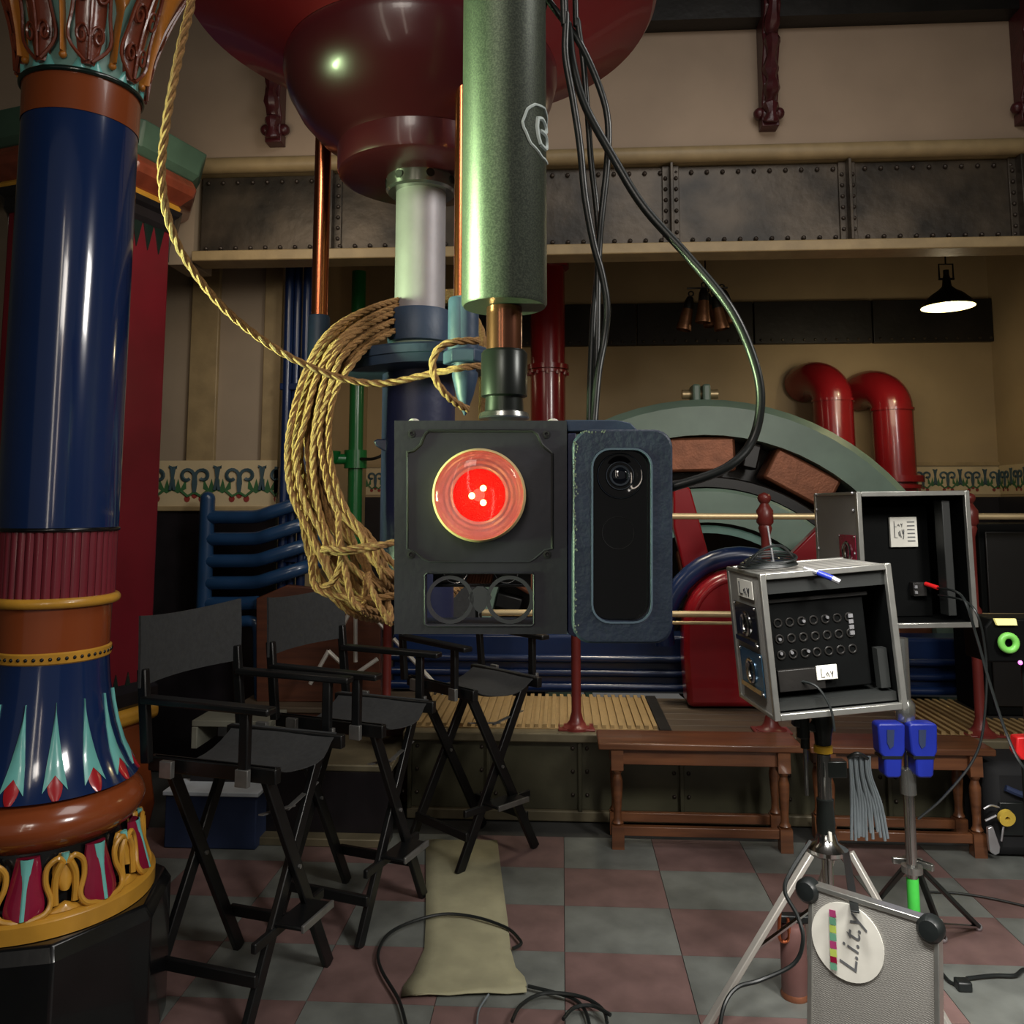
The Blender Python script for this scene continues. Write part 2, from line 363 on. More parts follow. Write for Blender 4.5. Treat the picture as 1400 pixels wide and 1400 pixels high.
MB().box((xl0,YL-.04,0),(xl1,YL-.001,zf0-.03)).build('trim_4', 'wains', smooth=False)['kind'] = 'structure'
zg0, zg1 = at_y(1300,676,YW).z, at_y(1300,637,YW).z
frieze(wb, -2.2, xr, YW, zg0, zg1-zg0, .25)
frieze(wr, YB+.3, YW-.02, 0, zg0, zg1-zg0, .25, nx=xr)
MB().box((-2.4,YW-.02,zg1),(xr,YW,zg1+.03)).build('trim_5', 'cream')['kind'] = 'structure'
MB().box((-2.4,YW-.03,0),(xr,YW-.001,zg0-.02)).build('trim_6', 'wains', smooth=False)['kind'] = 'structure'
MB().box((xr-.03,YB+.3,0),(xr-.001,YW,zg0-.02)).build('trim_7', 'wains', smooth=False)['kind'] = 'structure'

# front riveted beam
bm = thing('riveted_beam', 'long riveted steel beam spanning the alcove opening between two cream edges', 'beam', (xbl, YB, zb0))
def yv(px,py): return at_y(px,py,YB)
zt = zb1 + .00; edges = [270, 455, 640, 918, 1161, 1396, 1640]
xs = [at_y(e,300,YB).x for e in edges]
zpl0, zpl1 = zb0+.06, zb1-.07
for a, b in zip(xs, xs[1:]):
    MB().box((a+.012,YB+.02,zpl0),(b-.012,YB+.05,zpl1)).build('plate', 'steel', bm, .004)
for a in xs[1:-1]:
    MB().box((a-.045,YB+.005,zpl0),(a+.045,YB+.019,zpl1)).box((a-.008,YB-.05,zpl0),(a+.008,YB+.005,zpl1)).build('stiffener', 'steel', bm, .003)
MB().box((xs[0],YB-.06,zb0),(xs[-1],YB+.10,zb0+.058)).build('bottom_flange', 'cream', bm, .006)
MB().box((xs[0],YB+.05,zb0+.06),(xs[-1],YB+.1,zpl1+.06)).build('web', 'steeldark', bm)
rv = MB()
x = xs[0]+.05
my = Matrix.Rotation(PI/2, 3, 'X')
while x < xs[-1]:
    rv.ball((x,YB+.012,zpl0+.03), .0125, 8); rv.ball((x,YB+.014,zpl1-.035), .0125, 8); x += .083
for a in xs[1:-1]:
    for k in range(6):
        for s in (-.028,.028): rv.ball((a+s, YB+.002, zpl0+.07+k*(zpl1-zpl0-.14)/5), .011, 8)
o = rv.build('rivet_rows', 'rivet', bm); o['kind'] = 'stuff'
# cream cornice above the beam
MB().tube([(-4.0,YB-.02,zb1-.02),(4.0,YB-.02,zb1-.02)], .044, 16).box((-4.0,YB-.02,zb1-.06),(4.0,YB+.25,zb1+.0)).build('trim_8', 'cream')['kind'] = 'structure'
MB().box((xbl-.14,YB+.0,zb0),(xbl,YB+.25,zb1)).build('trim_9', 'plaster_grey', smooth=False)['kind'] = 'structure'
# dark ceiling beam over the upper wall
db = thing('ceiling_beam', 'dark steel beam running along the top of the upper wall', 'beam', (0,YB-.3,zc))
MB().box((at_y(700,48,YB).x,YB-.12,zc),(4.0,YB-.001,zc+.25)).build('beam_web', 'steeldark', db)
MB().box((at_y(700,48,YB).x,YB-.34,zc+.20),(4.0,YB-.121,zc+.24)).build('beam_flange', 'ceil', db)
# cast brackets
def bracket(px, py0, py1, label):
    b0 = at_y(px, py1, YB-.07); t = thing('cast_bracket', label, 'bracket', b0, 'cast brackets on the upper wall')
    z1 = at_y(px, py0, YB-.07).z; x = b0.x; z0 = b0.z; w = .085; L = z1 - z0
    out = [(0,0),(.07,0),(.09,.05*L/1),(.075,.12*L),(.12,.2*L),(.10,.3*L),(.15,.42*L),(.13,.5*L),(.2,.62*L),(.19,.72*L),(.3,.85*L),(.36,L),(0,L)]
    MB().prism([(x-w/2, YB-.002-a, z0+.0+c) for a, c in out], (w,0,0)).build('bracket_web', 'bracketred', t, .008)
    sp = smoothpath([(x, YB-.012-a, z0+c) for a, c in out[1:12]], 4)
    MB().tube(sp, [.034+.010*math.sin(i*1.3) for i in range(len(sp))], 8).build('scroll_edge', 'bracketred', t)
    MB().ball((x-.05,YB-.05,z0+.06),.032,12).ball((x+.05,YB-.05,z0+.06),.032,12).box((x-.045,YB-.08,z0-.02),(x+.045,YB-.002,z0+.04)).build('bracket_foot', 'bracketred', t, .004)
bracket(1053, -60, 168, 'dark red cast iron bracket on the upper wall, right of the big red disc')
bracket(374, -60, 190, 'dark red cast bracket foot showing just below the left side of the big red disc')
bracket(1408, -60, 160, 'dark red cast bracket cut by the right edge of the photo')

# far beam on the back wall
zq0, zq1 = at_y(1100,471,YW).z, at_y(1100,414,YW).z
xa, xb_ = at_y(560,440,YW).x, xr
fb = thing('far_beam', 'dark flat steel beam across the back wall behind the red pipes', 'beam', (xa,YW-.05,zq0))
xx = [xa + (xb_-xa)*k/5 for k in range(6)]
for a, b in zip(xx, xx[1:]): MB().box((a+.006,YW-.06,zq0),(b-.006,YW-.002,zq1)).build('plate', 'steeldark', fb, .004)
rv = MB(); x = xa+.05
while x < xb_: rv.ball((x,YW-.062,zq0+.03), .012, 6); x += .09
rv.build('rivet_row', 'steel', fb)['kind'] = 'stuff'

# ================================================================== PLATFORM
YP = at_z(780,1123).y; ZP = .44
pf = thing('engine_platform', 'raised platform with riveted olive panels that carries the machinery', 'platform', (0,YP,0))
px0 = at_z(545,1140).x
zpf = zaxis(at_z(780,1123), 1001)
ZP = zpf
n = 0; y = YP+.05
while y < 5.02:
    MB().box((px0,y+.003,ZP-.03),(xr-.03,y+.117,ZP-.002)).build('deck_board', 'deck', pf, .003); y += .12
for a_, b_, c_, d_ in ((xl1+.02,5.13,-.75,YW-.04),(2.72,5.13,xr-.03,YW-.04),(-.75,6.0,2.72,YW-.04)): MB().box((a_,b_,ZP-.06),(c_,d_,ZP-.002)).build('deck_slab', 'deck', pf, smooth=False)
MB().box((px0-.02,YP-.03,ZP-.045),(xr-.03,YP+.05,ZP)).build('nosing', 'nosing', pf, .008)
MB().box((px0,YP-.01,0),(xr-.03,YP+.04,.05)).build('base_strip', 'nosing', pf, .006)
ribs = [560, 668, 793, 932, 1070, 1215, 1350, 1490]
xs = [at_y(e,1060,YP).x for e in ribs]; rv = MB()
for a, b in zip(xs, xs[1:]):
    MB().box((a+.004,YP+.015,.05),(b-.004,YP+.035,ZP-.045)).build('panel', 'skirt', pf, .003)
for a in xs:
    MB().box((a-.010,YP-.012,.05),(a+.010,YP+.014,ZP-.045)).build('rib', 'skirt', pf, .003)
    for k in range(3):
        for s in (-.035,.035): rv.ball((a+s,YP+.013,.12+k*.11), .010, 8)
rv.build('rivet_rows', 'rivet', pf)['kind'] = 'stuff'
# ribbed ochre mats on the deck
for (a, b, y0, y1, lab) in ((540, 888, 4.32, 5.02, 'ribbed ochre floor mat lying on the platform left of the red post base'), (1236, 1500, 4.30, 5.02, 'ribbed ochre floor mat on the platform near the right edge')):
    X0 = at_y(a,960,4.7).x; X1 = at_y(b,960,4.7).x
    t = thing('ribbed_mat', lab, 'mat', ((X0+X1)/2,(y0+y1)/2,ZP), 'ribbed mats on the platform')
    MB().box((X0,y0,ZP),(X1,y1,ZP+.006)).build('mat_base', 'mat_y', t, smooth=False)
    k = MB(); x = X0+.02; 
    while x < X1-.02: k.box((x,y0+.01,ZP+.006),(x+.020,y1-.01,ZP+.022)); x += .042
    k.build('ribs', 'mat_y', t, smooth=False)['kind'] = 'stuff'
MB().box((at_y(888,960,4.7).x+.01,4.3,ZP),(at_y(905,960,4.7).x,5.04,ZP+.012)).build('deck_strip', 'steeldark', pf)
# steps at the left of the platform
t = thing('wooden_steps', 'low wooden steps behind the black chairs, left of the platform', 'steps', (-1.2,3.95,0))
sx0, sx1 = at_y(255,1100,3.95).x, px0-.02
MB().box((sx0,3.98,.0),(sx1,4.03,.30)).build('riser', 'wains', t, smooth=False)
MB().box((sx0,3.90,.0),(sx1,3.98,.035)).build('kick_strip', 'nosing', t, .004)
MB().box((sx0,3.99,.30),(sx1,4.50,.33)).build('tread', 'nosing', t, .006)
MB().box((sx0,4.50,.0),(sx1,4.55,.44)).build('riser', 'wood', t, smooth=False)
MB().box((sx0,4.48,.44),(sx1,YL-.06,.47)).build('tread', 'deck', t, .006)

# ================================================================== RAILING
YR = at_z(790,996,ZP).y
rl = thing('railing', 'brass two-rail balustrade on oxide red turned posts along the platform', 'railing', (at_y(787,900,YR).x,YR,ZP))
zr1, zr2 = at_y(1000,706,YR).z, at_y(1000,840,YR).z
for px in (530, 787, 1050, 1333, 1640):
    x = at_y(px, 850, YR).x; h = at_y(1050,672,YR).z - ZP if px != 530 else .62
    prof = [(.075,0),(.075,.012),(.05,.02),(.035,.04),(.030,.06),(.024,.08),(.024,zr2-ZP-.05),(.034,zr2-ZP-.03),(.034,zr2-ZP+.03),(.022,zr2-ZP+.05),(.022,zr1-ZP-.10),(.034,zr1-ZP-.06),(.030,zr1-ZP-.045),(.042,zr1-ZP-.03),(.042,zr1-ZP+.03),(.028,zr1-ZP+.05),(.02,zr1-ZP+.065)]
    top = zr1-ZP+.065
    prof += [(.02+.014*math.sin(PI*i/6), top+.055*i/6) for i in range(1,6)] + [(.001, top+.056)]
    if px == 530: prof = [(.075,0),(.075,.012),(.05,.02),(.035,.04),(.022,.08),(.022,.60),(.03,.62),(.001,.64)]
    p = MB().lathe(prof, (x,YR,ZP), 20).build('post', 'postred', rl)
    MB().box((x-.09,YR-.06,ZP),(x+.09,YR+.06,ZP+.01)).build('base_plate', 'postred', p, .003)
xe0 = at_y(650,700,YR).x; xe1 = 3.2
for z in (zr1, zr2):
    MB().cyl((xe0,YR,z),(xe1,YR,z),.016).build('rail', 'brass', rl)
MB().cyl((xe0,YR+.05,zr2-.05),(xe1,YR+.05,zr2-.05),.009,n=10).build('thin_rail', 'brass', rl)

# ================================================================== GENERATOR + MACHINES
YG = 5.75
gc = at_y(965, 893, YG); mpx = gc.y/F*1.002
mr = Matrix.Rotation(PI/2, 3, 'X')      # axis along -Y
g = thing('generator', 'large sage green generator ring with copper field coils behind the brass rail', 'machine', (gc.x,YG,ZP))
def ringpx(name, R, r, w, m, y0=0, par=g, rr=.01):
    R *= mpx; r *= mpx
    n_ = 72; prof = [(r, -w/2),(R-rr, -w/2),(R,-w/2+rr),(R,w/2-rr),(R-rr,w/2),(r,w/2),(r,-w/2)]
    return MB().lathe(prof, (gc.x,YG+y0,gc.z), n_, mr, 0, False).build(name, m, par)
ringpx('yoke_ring', 334, 286, .34, 'genring', rr=.05)
ringpx('yoke_backplate', 300, 190, .05, 'darkm', .22)
for k in range(12):
    q = math.radians(90 - k*30 + 1); c = V((math.cos(q),0,math.sin(q))); tt = V((-math.sin(q),0,math.cos(q)))
    p0 = gc + c*284*mpx; p1 = gc + c*238*mpx
    if p1.z < ZP-.6: continue
    MB().bar(p0, p1, .46, .24, (0,1,0)).build('field_coil', 'copper', g, .02)
    q2 = q + math.radians(15); c2 = V((math.cos(q2),0,math.sin(q2)))
    MB().bar(gc+c2*286*mpx, gc+c2*250*mpx, .10, .14, (0,1,0)).build('interpole', 'darkm', g, .012)
ringpx('armature_rim', 232, 218, .30, 'darkm')
ringpx('brush_ring', 216, 172, .08, 'genring', -.16, rr=.02)
ringpx('inner_ring', 168, 158, .06, 'capcyan', -.12)
for k in range(6):
    q = math.radians(70 - k*50 + 30); c = V((math.cos(q),0,math.sin(q)))
    p = gc + c*140*mpx + V((0,-.15,0))
    if p.z < ZP+.05: continue
    MB().bar(p, p - c*.22, .17, .12, (0,1,0)).build('brush_holder', 'copper', g, .03)
MB().cyl(gc+V((0,.2,0)), gc+V((0,-.28,0)), .30).build('commutator', 'darkm', g)
MB().cyl(gc+V((0,-.28,0)), gc+V((0,-.36,0)), .16).build('hub', 'wood', g)
top = gc + V((0,0,336*mpx))
MB().box((top.x-.06,YG-.09,top.z-.03),(top.x-.008,YG+.09,top.z+.10)).box((top.x+.008,YG-.09,top.z-.03),(top.x+.06,YG+.09,top.z+.10)).build('lifting_lug', 'genring', g, .014)
MB().cyl((top.x-.12,YG,top.z+.04),(top.x+.12,YG,top.z+.04),.032).build('lug_bolt', 'brass', g)
# red A-frame of the engine
t = thing('red_girder', 'sloping bright red engine frame arm left of the blue and red wheel case', 'machine', (at_y(960,940,5.15).x,5.15,ZP))
MB().prism([at_y(a,b,5.0) for a, b in ((921,668),(932,660),(944,668),(978,790),(1010,960),(965,960),(940,800),(921,720))], (0,.08,0)).build('frame_arm', 'redmach', t, .01)
MB().prism([at_y(a,b,5.0) for a, b in ((1040,800),(1120,720),(1180,700),(1200,720),(1200,960),(1100,960))], (0,.08,0)).build('frame_side', 'redmach', t, .01)
t = thing('wheel_case', 'tall red round-topped machine casing with a dark blue rim behind the brass rail', 'machine', (at_y(1010,960,4.9).x,4.95,ZP))
out = [(941,968),(936,900)] + [(1012+76*math.cos(math.radians(a)), 858+78*math.sin(math.radians(a))) for a in range(180, 361, 12)] + [(1090,968)]
MB().prism([at_y(a,b,4.78) for a, b in out], (0,.20,0)).build('casing', 'redmach', t, .03)
arc = [(1012+r*math.cos(math.radians(a)), 864+r*math.sin(math.radians(a))) for r, a in [(104,q) for q in range(170,361,10)]]
MB().tube([at_y(a,b,4.93) for a, b in arc], .055, 12).build('blue_rim', 'bluem', t)
MB().tube([at_y(a,b,4.79) for a, b in [(1012+66*math.cos(math.radians(q)), 858+68*math.sin(math.radians(q))) for q in range(185,356,10)]], .02, 10).build('casing_bead', 'redmach', t)
# blue bed plate of the machinery
t = thing('blue_bedplate', 'long dark blue machine bed behind the rail, under the copper generator', 'machine', (at_y(700,930,5.1).x,5.15,ZP))
X0, X1 = at_y(535,900,5.12).x, xr-.05
zt = at_y(700,868,5.12).z
H = zt-ZP
MB().box((X0,5.14,ZP),(X1,5.36,zt)).build('bed_body', 'bluem', t, .02)
for k in range(3):
    MB().tube([(X0,5.12,ZP+.04+k*H*.24),(X1,5.12,ZP+.04+k*H*.24)], .022+.004*(k==0), 12).build('bed_moulding', 'bluem', t)
MB().box((X0+.1,5.2,zt),(X0+1.0,5.34,zt+.06)).build('bed_top', 'bluem', t, .01)
t = thing('dark_area_block', 'added black cabinet standing on the platform at the right edge, between the brass rails', 'block', (at_y(1380,930,4.6).x,4.62,ZP))  # added black block, stands in for a dark region of the alcove
c0 = at_y(1336,716,4.6); c1 = at_y(1470,932,4.6)
MB().box((c0.x,4.6,ZP+.03),(c1.x,4.95,c0.z)).build('block_body', 'caseblk', t, .008)
MB().box((c0.x+.03,4.585,ZP+.08),(c1.x-.03,4.60,c0.z-.04)).build('block_front', 'darkm', t, .005)
MB().box((c0.x-.01,4.59,ZP),(c1.x+.01,4.96,ZP+.03)).build('block_foot', 'steeldark', t)

# ================================================================== PIPES
def flange(mb, p, r, h=.04): mb.cyl(p-V((0,0,h/2)), p+V((0,0,h/2)), r, n=24)
YV = 5.9
YG2 = 6.80
for i, (xb, xt_, ytop, zflange, lab) in enumerate(((1146,1142,488,None,'red gooseneck pipe nearer the generator ring, bent towards the back wall'),(1228,1218,500,655,'red gooseneck pipe with a foot flange, right of its twin'))):
    b = at_y(xb, 700, YG2); s = YG2/F; r = 26*s
    t = thing('gooseneck_pipe', lab, 'pipe', (b.x,YG2,ZP), 'red gooseneck pipes')
    zt = at_y(xb, ytop, YG2).z - r
    R = .235
    path = [(b.x,YG2,ZP),(b.x,YG2,b.z),(b.x-.01,YG2,zt-.20)]
    arcp = []
    for k in range(13):
        q = k/12*math.radians(105); arcp.append((b.x-.01-R*.40*(1-math.cos(q)), YG2+R*1.1*(1-math.cos(q)), zt-.20+R*math.sin(q)*.85))
    e = V(arcp[-1]); MB().tube(path[:2]+arcp+[V((e.x-.01,YW-.02,e.z-.01))], r, 24).build('pipe_body', 'redpipe', t)
    c = MB(); flange(c, V(arcp[0]), r*1.07, .02); c.build('pipe_joint', 'redpipe', t)
    if zflange:
        c = MB(); flange(c, V((b.x,YG2,at_y(xb,zflange,YG2).z)), r*1.32, .05); c.build('foot_flange', 'redpipe', t); c = MB(); flange(c, V((b.x,YG2,at_y(xb,zflange,YG2).z-.06)), r*1.2, .03); c.build('lower_flange', 'redpipe', t)
b = at_y(749,480,6.12); t = thing('red_standpipe', 'thick vertical red standpipe with a bolted flange behind the grey pole', 'pipe', (b.x,6.12,ZP))
r = 24*6.12/F; zf = at_y(749,503,6.12).z; zt0 = at_y(749,362,6.12).z
MB().tube([(b.x,6.12,ZP),(b.x,6.12,4.3)], r, 28).build('pipe_body', 'redpipe', t)
c = MB(); flange(c, V((b.x,6.12,zf)), r*1.2, .035); flange(c, V((b.x,6.12,zf-.035)), r*1.16, .02); c.build('flange', 'redpipe', t); c = MB(); flange(c, V((b.x,6.12,zt0)), r*1.25, .06); c.build('flange', 'redpipe', t)
c = MB()
for k in range(12): q = k*PI/6; c.cyl((b.x+r*1.12*math.cos(q),6.12+r*1.12*math.sin(q),zf-.06),(b.x+r*1.12*math.cos(q),6.12+r*1.12*math.sin(q),zf-.035),.012,n=6)
c.build('flange_bolts', 'redpipe', t)['kind'] = 'stuff'
# blue vertical pipes
b = at_y(405,500,4.82); t = thing('blue_pipe_stack', 'group of tall blue vertical pipes left of the green pipe', 'pipes', (b.x,4.82,ZP))
for k, px in enumerate((393,405,418)):
    p = at_y(px,500,4.82+.03*(k==1)); MB().cyl((p.x,p.y,.5),(p.x,p.y,3.0),.026).build('pipe', 'bluem', t)
for z in (1.2,2.2): MB().box((b.x-.09,4.80,z),(b.x+.09,4.90,z+.04)).build('pipe_clamp', 'bluem', t, .005)
# green pipe
b = at_y(489,480,5.5); t = thing('green_pipe', 'vertical green pipe with a side cup, seen behind the cord coil', 'pipe', (b.x,5.5,ZP))
MB().cyl((b.x,5.5,ZP),(b.x,5.5,3.1),.048).build('pipe_body', 'green', t)
zc_ = at_y(489,628,5.5).z; c = MB(); flange(c,V((b.x,5.5,zc_)),.075,.12); c.tube([(b.x,5.5,zc_),(b.x-.13,5.45,zc_+.0)], .035, 12)
c.build('tee_joint', 'green', t)
MB().lathe([(.03,-.06),(.075,.0),(.085,.05),(.07,.05),(.06,.01),(.001,-.02)], (b.x-.17,5.44,zc_), 20).build('cup', 'green', t)
MB().tube(smoothpath([(b.x+.05,5.44,zc_),(b.x+.15,5.40,zc_+.0),(b.x+.22,5.40,zc_+.05),(b.x+.24,5.4,zc_+.2)]), .010, 8).build('thin_pipe', 'darkm', t)
# blue manifold
t = thing('pipe_manifold', 'blue manifold of stacked horizontal pipes below the painted frieze at left', 'pipes', at_y(283,850,4.7))
p0 = at_y(284,682,4.72); p1 = at_y(276,868,4.72)
MB().cyl((p0.x,4.72,p1.z),(p0.x,4.72,p0.z),.042).ball((p0.x,4.72,p0.z),.042,16).build('header_pipe', 'bluepipe', t)
for k, y in enumerate((707,737,767,797,825)):
    pts = [at_y(284,y,4.72), at_y(330,y,4.70), at_y(352,y-1,4.68)]
    if k < 4: pts += [at_y(372,y-7,4.66), at_y(412,y-20,4.7), at_y(440,y-30,4.85)]
    MB().tube(smoothpath(pts,4), .038, 14).build('pipe', 'bluepipe', t)
MB().tube(smoothpath([at_y(276,852,4.72), at_y(325,850,4.70), at_y(345,850,4.68), at_y(353,860,4.68), at_y(354,900,4.68), at_y(356,972,4.68)],5), .032, 14).build('down_pipe', 'bluepipe', t)
# wood behind
t = tag(MB().prism([at_y(a,b,4.60) for a, b in ((350,818),(392,800),(520,812),(520,960),(350,960))], (0,.05,0)).build('timber_bulkhead', 'wood', None, .006), 'dark red-brown wooden panel behind the chairs, right of the blue down pipe', 'timber')
# grey crate
t = thing('grey_crate', 'small grey open wooden crate on the steps behind the nearest chair', 'crate', at_y(300,1050,4.25))
a, b = at_y(262,985,4.2), at_y(335,1062,4.2); X0,X1,Z0,Z1 = a.x, b.x+.12, b.z, a.z
MB().box((X0,4.2,Z1-.03),(X1,4.45,Z1)).build('top_board', 'crate', t, .004)
MB().box((X0,4.2,.33),(X0+.03,4.45,Z1-.031)).build('side_board', 'crate', t, .004); MB().box((X1-.03,4.2,.33),(X1,4.45,Z1-.031)).build('side_board', 'crate', t, .004)
MB().box((X0+.04,4.43,.33),(X1-.04,4.45,Z1-.04)).build('back_board', 'paper', t, .003)

# ================================================================== PENDANT LAMP + BELLS
pl = at_y(1296,420,5.6); s = 5.6/F
t = thing('pendant_lamp', 'lit dark enamel pendant lamp with an open bracket, hanging at the right', 'lamp', pl)
MB().lathe([(.166,0),(.168,.008),(.150,.035),(.10,.085),(.055,.115),(.030,.14),(.022,.20),(.018,.215)], pl, 32, cap=False).build('lamp_shade', 'shade', t)
MB().lathe([(.163,.001),(.145,.03),(.095,.08),(.05,.11),(.001,.115)], pl, 32, cap=False).build('shade_lining', 'shadein', t)
MB().ball(pl+V((0,0,.045)),.032,16).build('light_bulb', 'bulb', t)
c = MB().tube([pl+V((-.045,0,.19)),pl+V((-.045,0,.29)),pl+V((.045,0,.29)),pl+V((.045,0,.19))],.006,6); c.cyl(pl+V((-.05,0,.19)),pl+V((.05,0,.19)),.008,n=8); c.build('hanger_bracket', 'shade', t)
MB().cyl(pl+V((0,0,.20)),pl+V((0,0,.25)),.018).build('lamp_neck', 'shade', t)
MB().cyl(pl+V((0,0,.29)),V((pl.x,pl.y,4.6)),.005,n=6).build('chain', 'shade', t)
l = bpy.data.lights.new('pendant_light','POINT'); l.energy = 7; l.color = (1,.84,.55); l.shadow_soft_size = .04
o = bpy.data.objects.new('pendant_light', l); sc.collection.objects.link(o); o.location = pl + V((0,0,-.03))
bc = at_y(965,400,5.4)
t = thing('bell_cluster', 'cluster of old bronze bells hanging on a wire over the generator', 'bells', bc)
MB().cyl(bc,V((bc.x,bc.y,4.6)),.005,n=6).build('hanging_wire', 'shade', t)
for dx, dz, tl, yy in ((-.105,-.05,.22,0),(-.03,-.02,.05,-.10),(.05,-.06,-.18,-.06),(.12,.0,-.25,.03),(.03,.0,-.1,.12)):
    m = Matrix.Rotation(tl, 3, 'Y'); c = bc + V((dx,yy,dz))
    b_ = MB().lathe([(.048,-.20),(.050,-.19),(.042,-.15),(.034,-.06)], c, 18, m, cap=False).build('bell_mouth', 'bellbr', t)
    MB().lathe([(.034,-.06),(.030,-.01),(.020,.02),(.001,.03)], c, 18, m, cap=False).torus(c+m@V((0,0,.045)), .016, .005, m@Matrix.Rotation(PI/2,3,'X'), 12, 6).build('bell_crown', 'shade', t)
MB().cyl(bc+V((-.12,0,.03)),bc+V((.14,0,.03)),.006,n=6).cyl(bc+V((0,-.12,.03)),bc+V((0,.13,.03)),.006,n=6).build('hanger_cross', 'shade', t)

# ================================================================== RED OCTAGONAL COLUMN
YO = 4.15
oc = at_v(112, 600, YO); oc.z = 0; so = YO/F
def zo(py): return zaxis(oc, py)
t = thing('red_octagonal_column', 'red octagonal column with a sage green capital behind the painted blue column', 'column', oc)
A0 = math.radians(6); R = 106*so
MB().lathe([(R,zo(930)),(R,zo(300))], oc, 8, a0=A0).build('column_shaft', 'redcol', t, .006, ang=20)
for k in range(8):
    q0, q1 = A0+PI/4*k, A0+PI/4*(k+1)
    a = V((R*math.cos(q0),R*math.sin(q0),0)); b = V((R*math.cos(q1),R*math.sin(q1),0)); n_ = (a+b).normalized()
    for z0, z1, up in ((zo(352),zo(318),-1),(zo(912),zo(950),1)):
        zz0, zz1 = min(z0,z1), max(z0,z1)
        c = MB()
        for j in range(3):
            f0, f1 = .14+.25*j, .36+.25*j
            tip = a.lerp(b,(f0+f1)/2); 
            pA, pB = a.lerp(b,f0), a.lerp(b,f1)
            base = zz1 if up < 0 else zz0; tz = zz0 if up < 0 else zz1
            c.prism([oc+pA+V((0,0,base)), oc+pB+V((0,0,base)), oc+tip+V((0,0,tz))], n_*.006)
        c.build('painted_leaf_band', 'ringgreen', t, smooth=False)
MB().lathe([(R*1.02,zo(318)),(R*1.06,zo(312)),(R*1.06,zo(300)),(R*1.12,zo(296)),(R*1.16,zo(290))], oc, 8, a0=A0).build('dark_collar', 'wains', t, ang=20)
MB().lathe([(R*1.08,zo(294)),(R*1.14,zo(285)),(R*1.10,zo(280))], oc, 8, a0=A0).build('yellow_line', 'gold', t, ang=20)
MB().lathe([(R*1.10,zo(282)),(R*1.30,zo(268)),(R*1.34,zo(258)),(R*1.28,zo(246))], oc, 8, a0=A0).build('brown_echinus', 'capred', t, .01, ang=20)
MB().lathe([(R*1.26,zo(247)),(R*1.36,zo(238)),(R*1.40,zo(222)),(R*1.46,zo(208))], oc, 8, a0=A0).build('green_abacus', 'cornice', t, .01, ang=20)
MB().lathe([(R*1.06,zo(960)),(R*1.10,zo(955)),(R*1.10,zo(938)),(R*1.0,zo(928))], oc, 8, a0=A0).build('dark_base_ring', 'wains', t, ang=20)
MB().lathe([(R*1.05,zo(984)),(R*1.12,zo(978)),(R*1.12,zo(966)),(R*1.06,zo(958))], oc, 8, a0=A0).build('yellow_base_ring', 'gold', t, .01, ang=20)
MB().lathe([(R*1.06,0),(R*1.12,.12),(R*1.02,zo(1030)),(R*1.04,zo(985))], oc, 8, a0=A0).build('brown_base', 'brown', t, .01, ang=20)

# ================================================================== PAINTED BLUE COLUMN
bc0 = at_v(82, 700, 2.55); bc0.z = 0
dcol = RC.transposed() @ (V((bc0.x,bc0.y,1.5))-CAM); sb = -dcol.z/F * .885
def zb(py): return zaxis(bc0, py)
t = thing('painted_column', 'ornate painted column with a glossy blue shaft on a black octagonal plinth', 'column', bc0)
zb_pl = zb(1222)
def prof_of(lst): return [(r*sb, zb(y)) for y, r in lst]
MB().lathe(prof_of([(722,84),(400,85),(180,85)]), bc0, 64, cap=False).build('blue_shaft', 'blue', t)
MB().lathe(prof_of([(180,86),(132,87)]), bc0, 64, cap=False).build('brown_neck_band', 'brown', t)
MB().torus(bc0+V((0,0,zb(130))), 88*sb, 4.5*sb, n=64, k=12).build('green_neck_ring', 'ringgreen', t)
MB().torus(bc0+V((0,0,zb(723))), 83*sb, 3.4*sb, n=64, k=10).build('black_ring', 'blackg', t)
fl_ = MB(); nf = 40
for i in range(nf):                                # reeds of the fluted band
    q0 = 2*PI*i/nf
    pr = []
    for j in range(5):
        q = q0 + (j/4)*2*PI/nf*.94; r = (80 + 3.0*math.sin(PI*j/4))*sb; pr.append(V((bc0.x+r*math.cos(q), bc0.y+r*math.sin(q), zb(812))))
    pr += [V((bc0.x+76*sb*math.cos(q0+2*PI/nf*.94),bc0.y+76*sb*math.sin(q0+2*PI/nf*.94),zb(812))), V((bc0.x+76*sb*math.cos(q0),bc0.y+76*sb*math.sin(q0),zb(812)))]
    fl_.prism(pr, (0,0,zb(724)-zb(812)))
fl_.build('fluted_band', 'maroon', t)
MB().torus(bc0+V((0,0,zb(818))), 84*sb, 7.5*sb, n=64, k=14).build('yellow_torus', 'gold', t)
MB().lathe(prof_of([(888,79),(822,80)]), bc0, 64, cap=False).build('brown_lower_band', 'brown', t)
MB().lathe(prof_of([(898,79),(896,81.5),(884,82),(882,79)]), bc0, 64, cap=False).build('dotted_ring', 'gold', t)
c = MB()
for k in range(48):
    q = 2*PI*k/48; c.ball(bc0+V((81*sb*math.cos(q),81*sb*math.sin(q),zb(890))), 2.9*sb, 8)
c.build('black_studs', 'blackg', t)
bell = [(1062,128),(1045,117),(1020,104),(990,94),(960,87),(930,82),(896,79)]
MB().lathe(prof_of(bell), bc0, 64, cap=False).build('blue_bell_base', 'blue', t)
def surf_r(lst, z):
    pr = sorted([(zb(y), r*sb) for y, r in lst])
    if z <= pr[0][0]: return pr[0][1]
    for (z0,r0),(z1,r1) in zip(pr, pr[1:]):
        if z <= z1: return r0 + (r1-r0)*(z-z0)/(z1-z0)
    return pr[-1][1]
